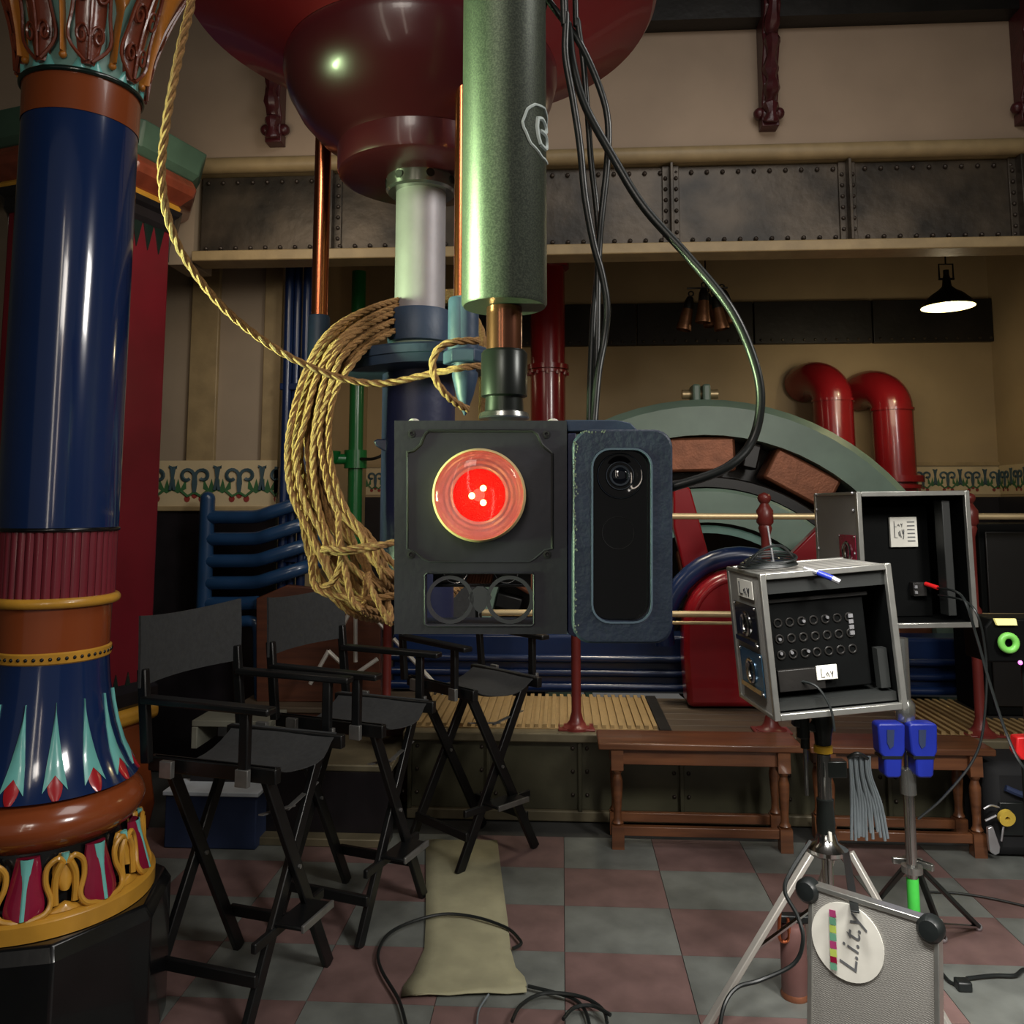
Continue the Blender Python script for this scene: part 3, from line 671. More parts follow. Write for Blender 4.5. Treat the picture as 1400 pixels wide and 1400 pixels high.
def leaf(mb, lst, q, y0, y1, wf, thick=.004, rows=12, cols=6, eps=.0015, cf=None):
    o = len(mb.v); z0, z1 = zb(y0), zb(y1)
    for side in (1, 0):
        for i in range(rows+1):
            tt = i/rows; z = z0 + (z1-z0)*tt; w = wf(tt)*sb
            for j in range(cols+1):
                u = -1+2*j/cols; zz = z + (cf(tt,u)*sb if cf else 0); r = surf_r(lst, zz) + eps + (thick*(1-.75*u*u) if side else -.002)
                a = q + u*w/r + 0; mb.v.append(bc0+V((r*math.cos(a), r*math.sin(a), zz)))
    N = (rows+1)*(cols+1); W = cols+1
    for i in range(rows):
        for j in range(cols):
            a = o+i*W+j; mb.f.append((a,a+1,a+W+1,a+W))
    for i in range(rows):
        for j in (0, cols):
            a = o+i*W+j; mb.f.append((a,a+W,a+W+N,a+N))
    for i in (0, rows):
        for j in range(cols):
            a = o+i*W+j; mb.f.append((a,a+1,a+1+N,a+N))
fac = math.atan2(-bc0.y, -bc0.x)       # towards the camera
for k in range(14):
    q = fac + math.radians(6) + 2*PI*k/14
    mb = MB(); leaf(mb, bell, q, 1042, 946, lambda x: max(.4, 16*(1-x)**1.35), .005, cf=lambda x,u: -20*(1-x)**2*(abs(u))+ 10*(1-x)**3); mb.build('turquoise_spike', 'cyan', t)
    mb = MB(); leaf(mb, bell, q, 1061, 1030, lambda x: 9.5*math.sin(PI*min(1,max(.02,.10+x*.8)))**.7, .004, 8, 6); mb.build('red_bud', 'budred', t)
# torus and ornate foot
MB().lathe([( (110+29*math.sin(PI*i/10)**.8)*sb, zb(1130)+(zb(1062)-zb(1130))*i/10) for i in range(11)], bc0, 64, cap=False).build('brown_torus', 'brown', t)
foot = [(1196,141),(1180,136),(1160,130),(1140,124),(1126,122)]
MB().lathe(prof_of([(1196,132),(1160,124),(1126,116)]), bc0, 48).build('black_drum', 'blackg', t)
MB().lathe(prof_of([(1222,155),(1221,158),(1201,158),(1198,155),(1195,130)]), bc0, 72).build('gold_base_disc', 'gold', t)
def fp(q, y, off=.004, lst=foot):
    z = zb(y); r = surf_r(lst, z)+off; return bc0+V((r*math.cos(q), r*math.sin(q), z))
for k in range(9):
    q = fac - math.radians(7) + 2*PI*k/9
    mb = MB(); leaf(mb, foot, q, 1196, 1128, lambda x: 27*(1-.48*x)*(1 if x > .12 else .75+2*x), .022, 10, 8); mb.build('crimson_tongue', 'crimson', t)
    mb = MB(); leaf(mb, foot, q, 1196, 1128, lambda x: 3.5+5*max(0,x-.55)*2, .006, 10, 4, .020); mb.build('turquoise_stripe', 'cyan', t)
    mb = MB(); wq = 1/125.
    for sgn in (-1, 1):
        mb.tube(smoothpath([fp(q+sgn*a*wq, y, o_) for a, y, o_ in ((4,1199,.016),(22,1193,.018),(28,1180,.016),(22,1160,.016),(23,1142,.020),(34,1132,.026),(42,1140,.022))],4), [.0075]*25 if False else .0075, 8)
        mb.tube(smoothpath([fp(q+sgn*a*wq, y, o_) for a, y, o_ in ((33,1188,.006),(32,1170,.012),(33,1152,.02),(39,1138,.026))],4), .009, 8)
    mb.build('gold_scroll', 'gold', t)
    q2 = q + PI/9
    mb = MB(); leaf(mb, foot, q2, 1172, 1130, lambda x: 6+9*math.sin(PI*x), .018, 8, 6); leaf(mb, foot, q2, 1196, 1186, lambda x: 26*(1-x), .012, 4, 4)
    mb.build('gold_leaf', 'gold', t)
    mb = MB(); leaf(mb, foot, q2, 1140, 1128, lambda x: 5, .012, 4, 4, .016); mb.build('turquoise_bead', 'cyan', t)
# capital
cap = [(128,85),(110,86),(85,90),(60,97),(30,108),(0,122),(-30,138),(-70,160),(-90,170)]
MB().lathe(prof_of(cap), bc0, 64, cap=False).build('capital_bell', 'capcyan', t)
MB().lathe([(170*sb,zb(-90)),(182*sb,zb(-95)),(182*sb,zb(-125)),(150*sb,zb(-130))], bc0, 8, a0=.3).build('capital_abacus', 'capcyan', t)
for k in range(8):
    q = fac + math.radians(3) + 2*PI*k/8
    mb = MB(); leaf(mb, cap, q, 122, -42, lambda x: (3+19*math.sin(PI*min(1,(x*.9+.10)))**.75), .014, 18, 8); mb.build('palmette', 'capred', t)
    mb = MB()
    for sgn in (-1, 1):
        for (yc, R0) in ((88,14),(40,15)):
            P = []
            for i in range(20):
                a = i/19*2.6*PI; rr = R0*(1-.75*i/19); P.append(fp(q+sgn*(12-rr*.7*math.cos(a))/100., yc - rr*math.sin(a), .020, cap))
            mb.tube(P, .0045, 6)
        mb.tube(smoothpath([fp(q+sgn*a/100., y, .018, cap) for a, y in ((5,120),(30,95),(25,60),(18,15),(4,-35))],4), .0055, 6)
    mb.tube([fp(q, y, .021, cap) for y in (118,90,60,30,0,-30)], .005, 6)
    mb.build('palmette_scroll', 'capred', t)
    mb = MB()
    for sgn in (-1, 1): leaf(mb, cap, q+sgn*.14, 127, 112, lambda x: 9*(1-x)+1, .008, 4, 4)
    mb.build('turquoise_leaflet', 'cyan', t)
    q2 = q + PI/8
    mb = MB(); leaf(mb, cap, q2, 112, -60, lambda x: 3.4 + (0 if x < .38 else 62*(x-.38)**.85*(1+.10*math.sin(x*60))), .030, 22, 6); mb.ball(fp(q2,114,.008,cap), 6*sb, 10)
    mb.build('ochre_trumpet', 'orange', t)
# plinth
s8 = 1/math.cos(PI/8); Rp = 172*sb*s8
pa = fac + math.radians(6)
MB().lathe([(Rp*1.0,0),(Rp*1.0,zb_pl-.035),(Rp*.94,zb_pl)], bc0, 8, a0=pa).build('octagonal_plinth', 'blackg', t, .006, ang=20)

# ================================================================== DIRECTOR CHAIRS
def make_chair(label):
    t = thing('director_chair', label, 'chair', (0,0,0), 'tall black director chairs')
    W, Dp = .215, .175; zs = .72
    for x in (-Dp, Dp):
        for s in (-1, 1):
            xx_ = x + .012*s
            MB().bar((xx_, s*W, 0), (xx_, -s*W*.82, zs), .022, .042, (0,0,1)).build('leg', 'chairwood', t, .004)
        MB().cyl((x-.03,0,zs*.55),(x+.03,0,zs*.55),.007,n=8).build('pivot_bolt', 'bracket', t)
    for s in (-1, 1):
        MB().bar((-.21,s*W,.03),(.21,s*W,.03),.024,.034).build('floor_rail', 'chairwood', t, .004) if False else None
        MB().bar((-Dp,s*W*.82,.14),(Dp,s*W*.82,.14),.020,.036).build('lower_rail', 'chairwood', t, .004)
        MB().bar((-.22,s*W*.9,zs+.01),(.24,s*W*.9,zs+.01),.030,.045).build('seat_rail', 'chairwood', t, .004)
        MB().bar((-.20,s*.235,zs+.02),(-.230,s*.235,1.02),.032,.024,(0,1,0)).build('back_post', 'chairwood', t, .004)
        MB().bar((.15,s*.235,zs),(.15,s*.235,.92),.032,.024,(0,1,0)).build('arm_post', 'chairwood', t, .004)
        MB().bar((-.22,s*.235,.93),(.24,s*.235,.925),.05,.022).build('armrest', 'chairwood', t, .006)
        for x in (-.12, .15):
            MB().box((x-.022,s*.245-.006,zs-.015),(x+.022,s*.245+.012,zs+.035)).build('bracket', 'bracket', t, .002)
        MB().bar((.16,-s*.02+s*.0,.57),(.16,s*.16,.60),.016,.004).build('brace_strap', 'bracket', t)
    # seat cloth
    mb = MB(); n_ = 10; m_ = 8
    for lay in (0, -.004):
        for i in range(n_+1):
            for j in range(m_+1):
                u = -1+2*i/n_; y = u*W*.93; x = -.20+.42*j/m_
                mb.v.append(V((x + .012*math.sin(u*5)*(j==m_), y, zs+.036+lay-.065*(1-u*u)*(.85+.15*math.cos(j)))))
    Q = (n_+1)*(m_+1); Wd = m_+1
    for i in range(n_):
        for j in range(m_):
            a = i*Wd+j; mb.f += [(a,a+1,a+Wd+1,a+Wd),(a+Q,a+Q+Wd,a+Q+Wd+1,a+Q+1)]
    for i in range(n_):
        for j in (0,m_): a = i*Wd+j; mb.f.append((a,a+Wd,a+Wd+Q,a+Q))
    mb.build('seat_cloth', 'canvasblk', t)
    mb = MB(); n_ = 12
    for i in range(n_+1):
        u = -1+2*i/n_; y = u*.255; x = -.222-.05*(1-u*u)
        for z, dx in ((.965,0),(1.10,0),(1.185-.018*(1-u*u),-.004),(1.185-.018*(1-u*u),-.012),(1.10,-.01),(.965,-.008)): mb.v.append(V((x+dx-.02*(z-.965), y, z)))
    for i in range(n_):
        for j in range(6): a = i*6; mb.f.append((a+j, a+(j+1)%6, a+6+(j+1)%6, a+6+j))
    mb.f += [tuple(range(6)), tuple(n_*6+5-j for j in range(6))]
    mb.build('back_cloth', 'canvasblk', t)
    # footrest
    MB().bar((.17,-W*.9,.235),(.17,W*.9,.235),.018,.03).build('footrest_bar', 'chairwood', t, .004)
    MB().box((.17,-.09,.25),(.27,.09,.262)).build('footrest_plate', 'bracket' if False else 'chairwood', t, .004)
    MB().box((.265,-.09,.246),(.275,.09,.268)).build('footrest_edge', 'bracket', t, .002)
    return t
ch = make_chair('black canvas director chair nearest the painted column and closest to the camera')
specs = [((330,1352), -18, None), ((482,1247), -22, 'black canvas director chair in the middle of the three, left of the beige runner'), ((645,1160), -46, 'black canvas director chair farthest from the painted column, by the far end of the runner')]
for i, ((px,py), a, lab) in enumerate(specs):
    o = ch if i == 0 else copy_tree(ch)
    p = at_z(px,py); o.location = (p.x,p.y,0); o.rotation_euler = (0,0,math.radians(a)+YAW)
    if lab: o['label'] = lab
t = thing('storage_box', 'low dark box with a pale lid on the floor behind the nearest chair', 'box', at_z(300,1150))
pb = at_z(300,1150); pb.y -= .09; zl = zaxis(pb,1082)
MB().box((pb.x-.22,pb.y,0),(pb.x+.20,pb.y+.16,zl-.02)).build('box_body', 'fabricblue', t, .006)
MB().box((pb.x-.23,pb.y-.01,zl-.02),(pb.x+.21,pb.y+.17,zl)).build('box_lid', 'paper', t, .004)
# folding stand behind the chairs
t = thing('folding_easel', 'thin pale folding easel standing on the steps behind the chairs', 'easel', at_y(486,930,4.35))
for a, b in (((486,822),(486,905)),((483,826),(470,853)),((497,828),(528,862)),((538,873),(592,932)),((516,901),(487,921)),((449,890),(424,935)),((449,890),(472,912))):
    MB().cyl(at_y(*a,4.35), at_y(*b,4.35), .011, n=8).build('tube', 'whiteleg', t)

# ================================================================== BENCHES
def bench(x0, x1, label, YF):
    t = thing('oak_bench', label, 'bench', ((x0+x1)/2,YF,0), 'oak benches in front of the platform')
    h = .46; d = .24
    MB().box((x0,YF,h-.03),(x1,YF+d,h)).build('bench_top', 'bench', t, .006)
    MB().box((x0+.07,YF+.03,h-.10),(x1-.07,YF+.05,h-.031)).box((x0+.07,YF+d-.05,h-.10),(x1-.07,YF+d-.03,h-.031)).build('apron', 'bench', t, .003)
    for x in (x0+.085, x1-.085):
        for y in (YF+.035, YF+d-.035):
            p = MB().box((x-.027,y-.027,h-.12),(x+.027,y+.027,h-.032)).box((x-.027,y-.027,0),(x+.027,y+.027,.10)).lathe([(.020,.10),(.026,.11),(.018,.125),(.017,.16),(.024,.26),(.024,.29),(.016,.32),(.026,.335),(.020,.34)], (x,y,0), 16).build('leg', 'bench', t)
    MB().box((x0+.11,YF+.02,.055),(x1-.11,YF+.05,.095)).build('stretcher', 'bench', t, .003)
    MB().box((x0+.11,YF+d-.05,.055),(x1-.11,YF+d-.02,.095)).build('stretcher', 'bench', t, .003)
YF = at_z(850,1163).y
bench(at_y(818,1018,YF).x, at_y(1099,1018,YF).x, 'long polished oak bench with turned legs, left of the two tripods', YF)
bench(at_y(1108,1018,YF).x, at_y(1362,1018,YF).x, 'polished oak bench with turned legs standing behind the two tripods', YF)

# ================================================================== FLIGHT CASES
def case(name_label, TL, TR, BL, D, depth, extra):
    tl, tr, bl = at_v(*TL,D[0]), at_v(*TR,D[1]), at_v(*BL,D[0])
    ex = (tr-tl).normalized(); W = (tr-tl).length; ez = tl-bl; ez = (ez - ex*ez.dot(ex)); H = ez.length; ez.normalize(); ey = ez.cross(ex)
    m = Matrix((ex, ey, ez)).transposed().to_4x4(); m.translation = bl
    t = thing('flight_case', name_label, 'case', bl, 'open aluminium flight cases on tripods')
    e = .010
    def bx(a, b): return MB().box(a, b, m)
    bx((0,0,0),(e,depth,H)).build('side_panel', 'caseface', t); bx((W-e,0,0),(W,depth,H)).build('side_panel', 'caseface', t)
    bx((e,0,H-e),(W-e,depth,H)).build('top_panel', 'caseface', t); bx((e,0,0),(W-e,depth,e)).build('bottom_panel', 'caseface', t)
    bx((e,depth-e,e),(W-e,depth,H-e)).build('back_panel', 'caseblk', t)
    lw = MB()
    for a, b in (((e,.016,e),(e+.002,depth-e,H-e)),((W-e-.002,.016,e),(W-e,depth-e,H-e)),((e,.016,H-e-.002),(W-e,depth-e,H-e)),((e,.016,e),(W-e,depth-e,e+.002))): lw.box(a, b, m)
    lw.build('lining', 'caseblk', t)
    c = MB(); k = .013
    for a, b in (((-k/3,-k/3,-k/3),(k,k,H+k/3)),((W-k,-k/3,-k/3),(W+k/3,k,H+k/3)),((k,-k/3,-k/3),(W-k,k,k)),((k,-k/3,H-k),(W-k,k,H+k/3)),((-k/3,depth-k,-k/3),(k/2,depth+k/3,H)),((-k/3,k,H-k/2),(k/2,depth,H+k/3)),((-k/3,k,-k/3),(k/2,depth,k/2)),((k,depth-k,H-k/2),(W,depth,H+k/3))): c.box(a, b, m)
    c.build('edge_extrusion', 'caseedge', t, .002)
    return t, m, W, H, bx
t, m, W, H, bx = case('open aluminium flight case full of black electronics, on the nearer tripod', (1052,786), (1227,771), (1061,984), (2.40,2.42), .30, 1)
bx((.012,.012,H-.055),(W-.012,.05,H-.016)).build('inner_lip', 'casedull', t)
bx((.014,.06,.055),(W-.06,.29,H-.06)).build('monitor_body', 'caseblk', t, .004)
bx((W-.05,.03,.05),(W-.022,.06,.16)).build('inner_bracket', 'casedull', t)
bx((.014,.02,.016),(W-.014,.29,.04)).build('foam_base', 'casedull', t)
bx((.03,.05,H-.085),(W-.05,.058,H-.075)).build('rack_bar', 'steeldark', t)
bx((.035,.045,.06),(.17,.0595,.12)).build('socket_panel', 'steeldark', t, .002)
c = MB(); mm = m.to_3x3(); my4 = mm @ Matrix.Rotation(PI/2,3,'X')
for i in range(7):
    for j in range(3): c.torus(m@V((.055+.035*i,.058,.16+.045*j)), .011, .0025, my4, 16, 6)
c.build('connector_rings', 'steeldark', t)['kind'] = 'stuff'
c = MB()
for x_, z_ in ((.055,.205),(.055,.165),(.086,.165),(.13,.25),(.20,.255),(.134,.165)): c.cyl(m@V((x_,.0585,z_)), m@V((x_,.052,z_)), .0045, n=10)
for k in range(4): c.box((.262,.054,.20+.016*k),(.275,.0595,.211+.016*k), m)
c.build('silver_connector', 'silver', t)['kind'] = 'stuff'
bx((.145,.040,.085),(.205,.0445,.125)).build('paper_label', 'label', t, .001)
c = MB()
def scribble(c, m, o, sx, sz, rad=.0009):
    for st_ in (((0,1),(0,0),(.28,0)),((.5,.1),(.42,.35),(.55,.5),(.62,.2),(.68,.0)),((.8,.6),(.86,.25),(1,.6),(.9,-.1))):
        c.tube([m@V((o[0]+sx*a, o[1], o[2]+sz*b)) for a, b in st_], rad, 5)
scribble(c, m, (.158,.0390,.093), .034, .024); c.build('label_writing', 'ink', t)
c = MB(); c.tube(smoothpath([m@V(p) for p in ((.10,.05,.085),(.13,.01,.075),(.152,-.012,.02),(.153,-.02,-.04))],6), .0035, 8); c.build('power_lead', 'cable', t)
# side fittings: two latches and a label on the left side
def latch(t, m, y0, y1, z0, z1, mt, x=-.004):
    b = MB().box((x-.003,y0,z0),(x,y1,z1), m).build('latch_dish', mt, t, .001)
    c = MB(); cy, cz = (y0+y1)/2, (z0+z1)/2; mx = m.to_3x3()@Matrix.Rotation(PI/2,3,'Y')
    c.torus(m@V((x-.006,cy,cz)), min(y1-y0,z1-z0)*.28, .005, mx, 16, 6); c.box((x-.016,cy-.006,cz-.022),(x-.004,cy+.006,cz+.022), m)
    c.box((x-.010,y0+.008,z0+.004),(x-.003,y1-.008,z0+.018), m)
    for yy in (y0+.006,y1-.006):
        for zz in (z0+.006,z1-.006): c.ball(m@V((x-.004,yy,zz)), .0042, 8)
    c.build('latch_handle', 'chrome', b)['kind'] = 'stuff'
latch(t, m, .06, .25, H*.46, H*.76, 'blackg'); latch(t, m, .05, .24, H*.12, H*.42, 'dishblue')
MB().box((-.006,.07,H*.81),(-.003,.20,H*.94), m).build('side_label', 'label', t)
c = MB(); c2 = m @ Matrix.Rotation(-PI/2, 4, 'Z')
for st_ in (((0,1),(0,0),(.28,0)),((.5,.1),(.42,.35),(.55,.5),(.62,.2),(.68,.0)),((.8,.6),(.86,.25),(1,.6),(.9,-.1))):
    c.tube([m@V((-.0075,.18-.085*a,H*.835+.035*b)) for a, b in st_], .0015, 5)
c.build('label_writing', 'ink', t)
case1 = (m.copy(), W, H)
# cable coil on top of case one
t = thing('cable_coil', 'loose coil of dark cable lying on top of the nearer flight case', 'cable', m@V((.05,.15,H)))
c = MB()
for k in range(5): c.torus(m@V((.075+.006*k,.15+.01*math.sin(k),H+.012+.006*k)), .085-.006*k, .0035, mm@Matrix.Rotation(.05*k,3,'X'), 36, 6)
c.tube(smoothpath([m@V(p) for p in ((.0,.12,H+.02),(.04,.08,H+.065),(.10,.08,H+.07),(.15,.12,H+.02))],6), .004, 6)
c.build('coil_loops', 'cable', t)
c = MB(); c.tube([m@V((.135,.02,H+.008)), m@V((.160,-.012,H-.004))], .0065, 8); c.tube([m@V((.188,-.04,H-.020)), m@V((.202,-.052,H-.030))], .008, 8); c.build('metal_plug', 'silver', t)
MB().tube([m@V((.160,-.012,H-.004)), m@V((.188,-.04,H-.020))], .0085, 10).build('blue_plug_body', 'bluecup', t)
MB().tube([m@V((.085,.12,H+.01)), m@V((.078,.12,H+.13))], .003, 6).build('aerial', 'silver', t)

t, m, W, H, bx = case('open aluminium flight case set higher on the farther tripod', (1176,674), (1327,672), (1182,858), (3.00,3.00), .42, 2)
bx((.013,.16,.013),(W-.07,.41,H-.05)).build('case_liner', 'caseblk', t, .004)
bx((W-.075,.04,.03),(W-.045,.10,H-.03)).build('inner_strut', 'casedull', t, .003)
bx((.175,.146,H-.20),(.275,.158,H-.09)).build('paper_label', 'label', t, .001)
c = MB(); scribble(c, m, (.19,.144,H-.165), .035, .05, .0013); scribble(c, m, (.19,.144,H-.125), .03, .02, .001)
for k in range(6): c.box((.238,.144,H-.18+.014*k),(.265,.1455,H-.176+.014*k), m)
c.build('label_writing', 'inkgrey', t)
bx((.24,.13,.09),(.29,.159,.14)).build('socket_block', 'steeldark', t, .002)
c = MB()
for z_ in (.10,.12): c.box((.242,.122,z_),(.252,.13,z_+.01), m)
c.box((.06,.15,.22),(.075,.165,.235), m); c.build('socket_screw', 'silver', t)
c = MB(); c.tube([m@V((.285,.128,.135)), m@V((.305,.08,.125))], .008, 10); c.build('red_connector', 'redplug', t)
latch(t, m, .02, .17, H*.42, H*.68, 'crimson', -.005)
c = MB()
for z_ in (.06,.25,.40,.46):
    for y_ in (.03,.39): c.ball(m@V((-.006,y_,z_*H/.46)), .006, 8)
c.build('case_rivets', 'silver', t)['kind'] = 'stuff'
case2 = (m.copy(), W, H)
t = tag(MB().tube(smoothpath([m@V((.305,.08,.125)), at_v(1315,815,2.75), at_v(1335,870,2.72), at_v(1352,930,2.7), at_v(1375,1000,2.66), at_v(1400,1050,2.6), at_v(1440,1080,2.6)],8), .0045, 6).build('signal_cable', 'cable'), 'thin black cable running from the red plug down to the right edge', 'cable')
tag(MB().tube(smoothpath([m@V((.30,.07,.10)), at_v(1330,830,2.85), at_v(1348,900,2.85), at_v(1345,990,2.85), at_v(1330,1040,2.85), at_v(1290,1090,2.85), at_v(1255,1120,2.86)],8), .004, 6).build('signal_cable', 'cable'), 'second black cable looping from the farther flight case back to its tripod', 'cable')

# ================================================================== TRIPODS
s1 = at_z(1139, 1395); D1 = s1.dot(NV)
def zs1(py): return zaxis(s1, py)
t = thing('tripod_stand', 'nearer metal tripod with broad pale legs and a yellow collar, carrying a flight case', 'stand', s1)
MB().cyl(s1+V((0,0,zs1(1150))), s1+V((0,0,zs1(1030))), .021).build('column_tube', 'chrome', t)
MB().cyl(s1+V((0,0,zs1(1215))), s1+V((0,0,zs1(1160))), .016).build('lower_tube', 'chrome', t)
MB().lathe([(.012,zs1(1030)),(.028,zs1(1028)),(.028,zs1(1019)),(.012,zs1(1017))], s1, 24).build('yellow_collar', 'yellow', t)
MB().lathe([(.024,zs1(1018)),(.026,zs1(1005)),(.034,zs1(990)),(.030,zs1(975)),(.016,zs1(972))], s1, 16).build('head_clamp', 'poleblk', t, .002)
c = MB(); h = s1+V((0,0,zs1(995)))
c.bar(h+RV*-.02, h+RV*-.09+V((0,0,.02)), .03, .025); c.cyl(h+RV*-.06+V((0,0,-.03)), h+RV*-.06+V((0,0,.04)), .02, n=12); c.build('clamp_block', 'poleblk', t, .003)
MB().cyl(h+RV*-.055+V((0,0,-.20)), h+RV*-.055+V((0,0,-.01)), .007, n=10).build('hanging_spigot', 'chrome', t)
MB().cyl(h+RV*-.055+V((0,0,-.06)), h+RV*-.055+V((0,0,-.02)), .014, n=12).build('spigot_grip', 'poleblk', t)
MB().box((-.01,-.02,-.025),(.065,.02,.025), Matrix.Translation(s1+V((0,0,zs1(1050))))@Matrix.Rotation(YAW,4,'Z')).build('side_clamp', 'poleblk', t, .004)
zc1 = zs1(1158)
MB().lathe([(.015,zc1-.03),(.040,zc1-.024),(.060,zc1-.012),(.062,zc1+.0),(.034,zc1+.018),(.024,zc1+.05),(.022,zc1+.06)], s1, 24).build('leg_crown', 'chrome', t)
MB().lathe([(.026,zs1(1140)),(.028,zs1(1125)),(.024,zs1(1100)),(.026,zs1(1092)),(.02,zs1(1090))], s1, 20).build('locking_collar', 'poleblk', t)
MB().bar(s1+V((0,0,zs1(1132)))+NV*-.028, s1+V((0,0,zs1(1145)))+NV*-.034, .016, .010).build('cream_lever', 'label', t, .003)
feet1 = [V((.62,1.95,0)), None, None]
ft = at_v(1010,1335,2.12); 
legs = [(at_v(1108,1168,D1-.03), at_z(956,1425)), (at_v(1163,1165,D1), at_z(1315,1440)), (at_v(1140,1160,D1+.05), s1 + NV*.42 + RV*.05)]
for a, b in legs:
    b.z = .01; MB().bar(a, b, .026, .016, (0,0,1)).build('leg', 'whiteleg', t, .003)
    MB().ball(b+V((0,0,.006)), .016, 10).build('foot', 'poleblk', t)
    mid = a.lerp(b, .55); MB().bar(s1+V((0,0,zs1(1225))), mid, .012, .006).build('brace', 'chrome', t)
MB().bar(s1+V((0,0,zs1(1160)))+RV*.05+NV*-.02, at_v(1169,1247,2.14), .020, .004, (0,0,1)).build('strap', 'cable', t, .001)

s2 = at_z(1253,1318); s2z = lambda py: zaxis(s2, py)
t = thing('tripod_stand', 'farther slim chrome light stand with green tape low on its tube', 'stand', s2)
MB().cyl(s2+V((0,0,s2z(1290))), s2+V((0,0,s2z(1080))), .018).build('lower_tube', 'chrome', t)
MB().cyl(s2+V((0,0,s2z(1085))), s2+V((0,0,s2z(1050))), .026).build('locking_collar', 'alumshine', t)
MB().cyl(s2+V((0,0,s2z(1055))), s2+V((0,0,s2z(985))), .011).build('upper_tube', 'chrome', t)
MB().cyl(s2+V((0,0,s2z(985))), s2+V((0,0,s2z(872))), .022).build('head_tube', 'alumshine', t)
MB().lathe([(.030,s2z(985)),(.034,s2z(978)),(.034,s2z(962)),(.022,s2z(955))], s2, 20).build('head_collar', 'alumshine', t)
MB().cyl(s2+V((0,0,s2z(1192))), s2+V((0,0,s2z(1183))), .034).build('leg_collar', 'alumshine', t)
MB().cyl(s2+V((0,0,s2z(1250))), s2+V((0,0,s2z(1200))), .0195).build('green_tape', 'greentape', t)
for b in (at_z(1338,1272), at_z(1200,1235), at_z(1290,1288)):
    b.z = .012; a = s2+V((0,0,s2z(1185))); d = (b-a); d.z = 0; d.normalize()
    MB().bar(a+d*.03, b, .022, .014).build('leg', 'poleblk', t, .003); MB().ball(b, .014, 10).build('foot', 'silver', t)
    MB().bar(s2+V((0,0,s2z(1262))), b, .014, .010).build('brace', 'chrome', t, .002)
    MB().box((-.008,-.05,-.01),(.008,.05,.012), Matrix.Translation(a+d*.045)@Matrix.Rotation(math.atan2(d.y,d.x),4,'Z')).build('leg_bracket', 'alumshine', t, .003)
for i, (px0_, px1_, lab) in enumerate(((1200,1238,'royal blue plastic cable cleat clipped left of the slim stand'),(1243,1282,'royal blue plastic cable cleat clipped right of the slim stand'))):
    cx = (px0_+px1_)/2; D2 = s2.dot(NV)-.03; p = at_v(cx,1028,D2); k = D2/F
    t = thing('blue_cup', lab, 'holder', p, 'blue holders on the slim stand')
    out = [(px0_,992),(px0_+4,989),(px1_-4,989),(px1_,992),(px1_,1028),(px1_-4,1036),(px1_-5,1060),(px1_-8,1064),(px0_+14,1064),(px0_+10,1060),(px0_+9,1036),(px0_+3,1030)]
    MB().prism([at_v(a,b,D2-.03) for a, b in out], NV*.055).build('cup_body', 'bluecup', t, .006)
    MB().prism([at_v(a,b,D2-.033) for a, b in ((cx-6,998),(cx+4,998),(cx+3,1020),(cx-2,1024),(cx-6,1016))], NV*.002).build('cup_slot', 'fabricblue', t)
    MB().prism([at_v(a,b,D2-.032) for a, b in ((px0_+6,1034),(px1_-4,1034),(px1_-4,1038),(px0_+6,1038))], NV*.06).build('cup_strap', 'cable', t)
# grey cable bundle
t = thing('cable_bundle', 'hank of grey cables hanging from the nearer tripod', 'cable', at_v(1175,1035,D1+.03))
for k in range(12):
    x0_ = 1161+k*2.5; sp = random.uniform(-2,2)
    MB().tube(smoothpath([at_v(x0_,1034,D1+.03+.006*(k%3)), at_v(x0_+2,1060,D1+.03+.006*(k%3)), at_v(x0_+3+k*1.2,1100,D1+.035), at_v(x0_+4+k*1.8+sp,1150-random.uniform(0,14),D1+.04)],6), .0048, 8).build('cable_strand', 'greycable', t)
MB().tube(smoothpath([at_v(1159,1036,D1+.025), at_v(1172,1030,D1+.01), at_v(1186,1037,D1+.03)],5), .006, 8).build('tie', 'cable', t)

# copper extinguisher
ex_ = at_z(1087,1362); 
t = thing('copper_extinguisher', 'small copper cylinder with a black handle on the floor left of the leaning case lid', 'extinguisher', ex_)
MB().lathe([(.036,0),(.040,.01),(.040,.20),(.034,.215),(.012,.225)], ex_, 24).build('cylinder_body', 'copperrod' if False else mat('dull_copper', (122,88,84), .5, .35, .1, 8), t)
MB().lathe([(.042,0),(.044,.008),(.040,.018)], ex_, 24).build('base_rim', 'copper', t)
MB().box((-.045,-.016,.22),(.05,.016,.245), Matrix.Translation(ex_)).build('handle', 'cable', t, .006)
MB().tube(smoothpath([ex_+V((-.046,-.03,.26)), ex_+V((-.05,-.03,.19)), ex_+V((-.035,-.03,.175)), ex_+V((-.02,-.03,.19)), ex_+V((-.022,-.03,.245))],5), .0055, 8).build('copper_hook', 'copperrod', t)

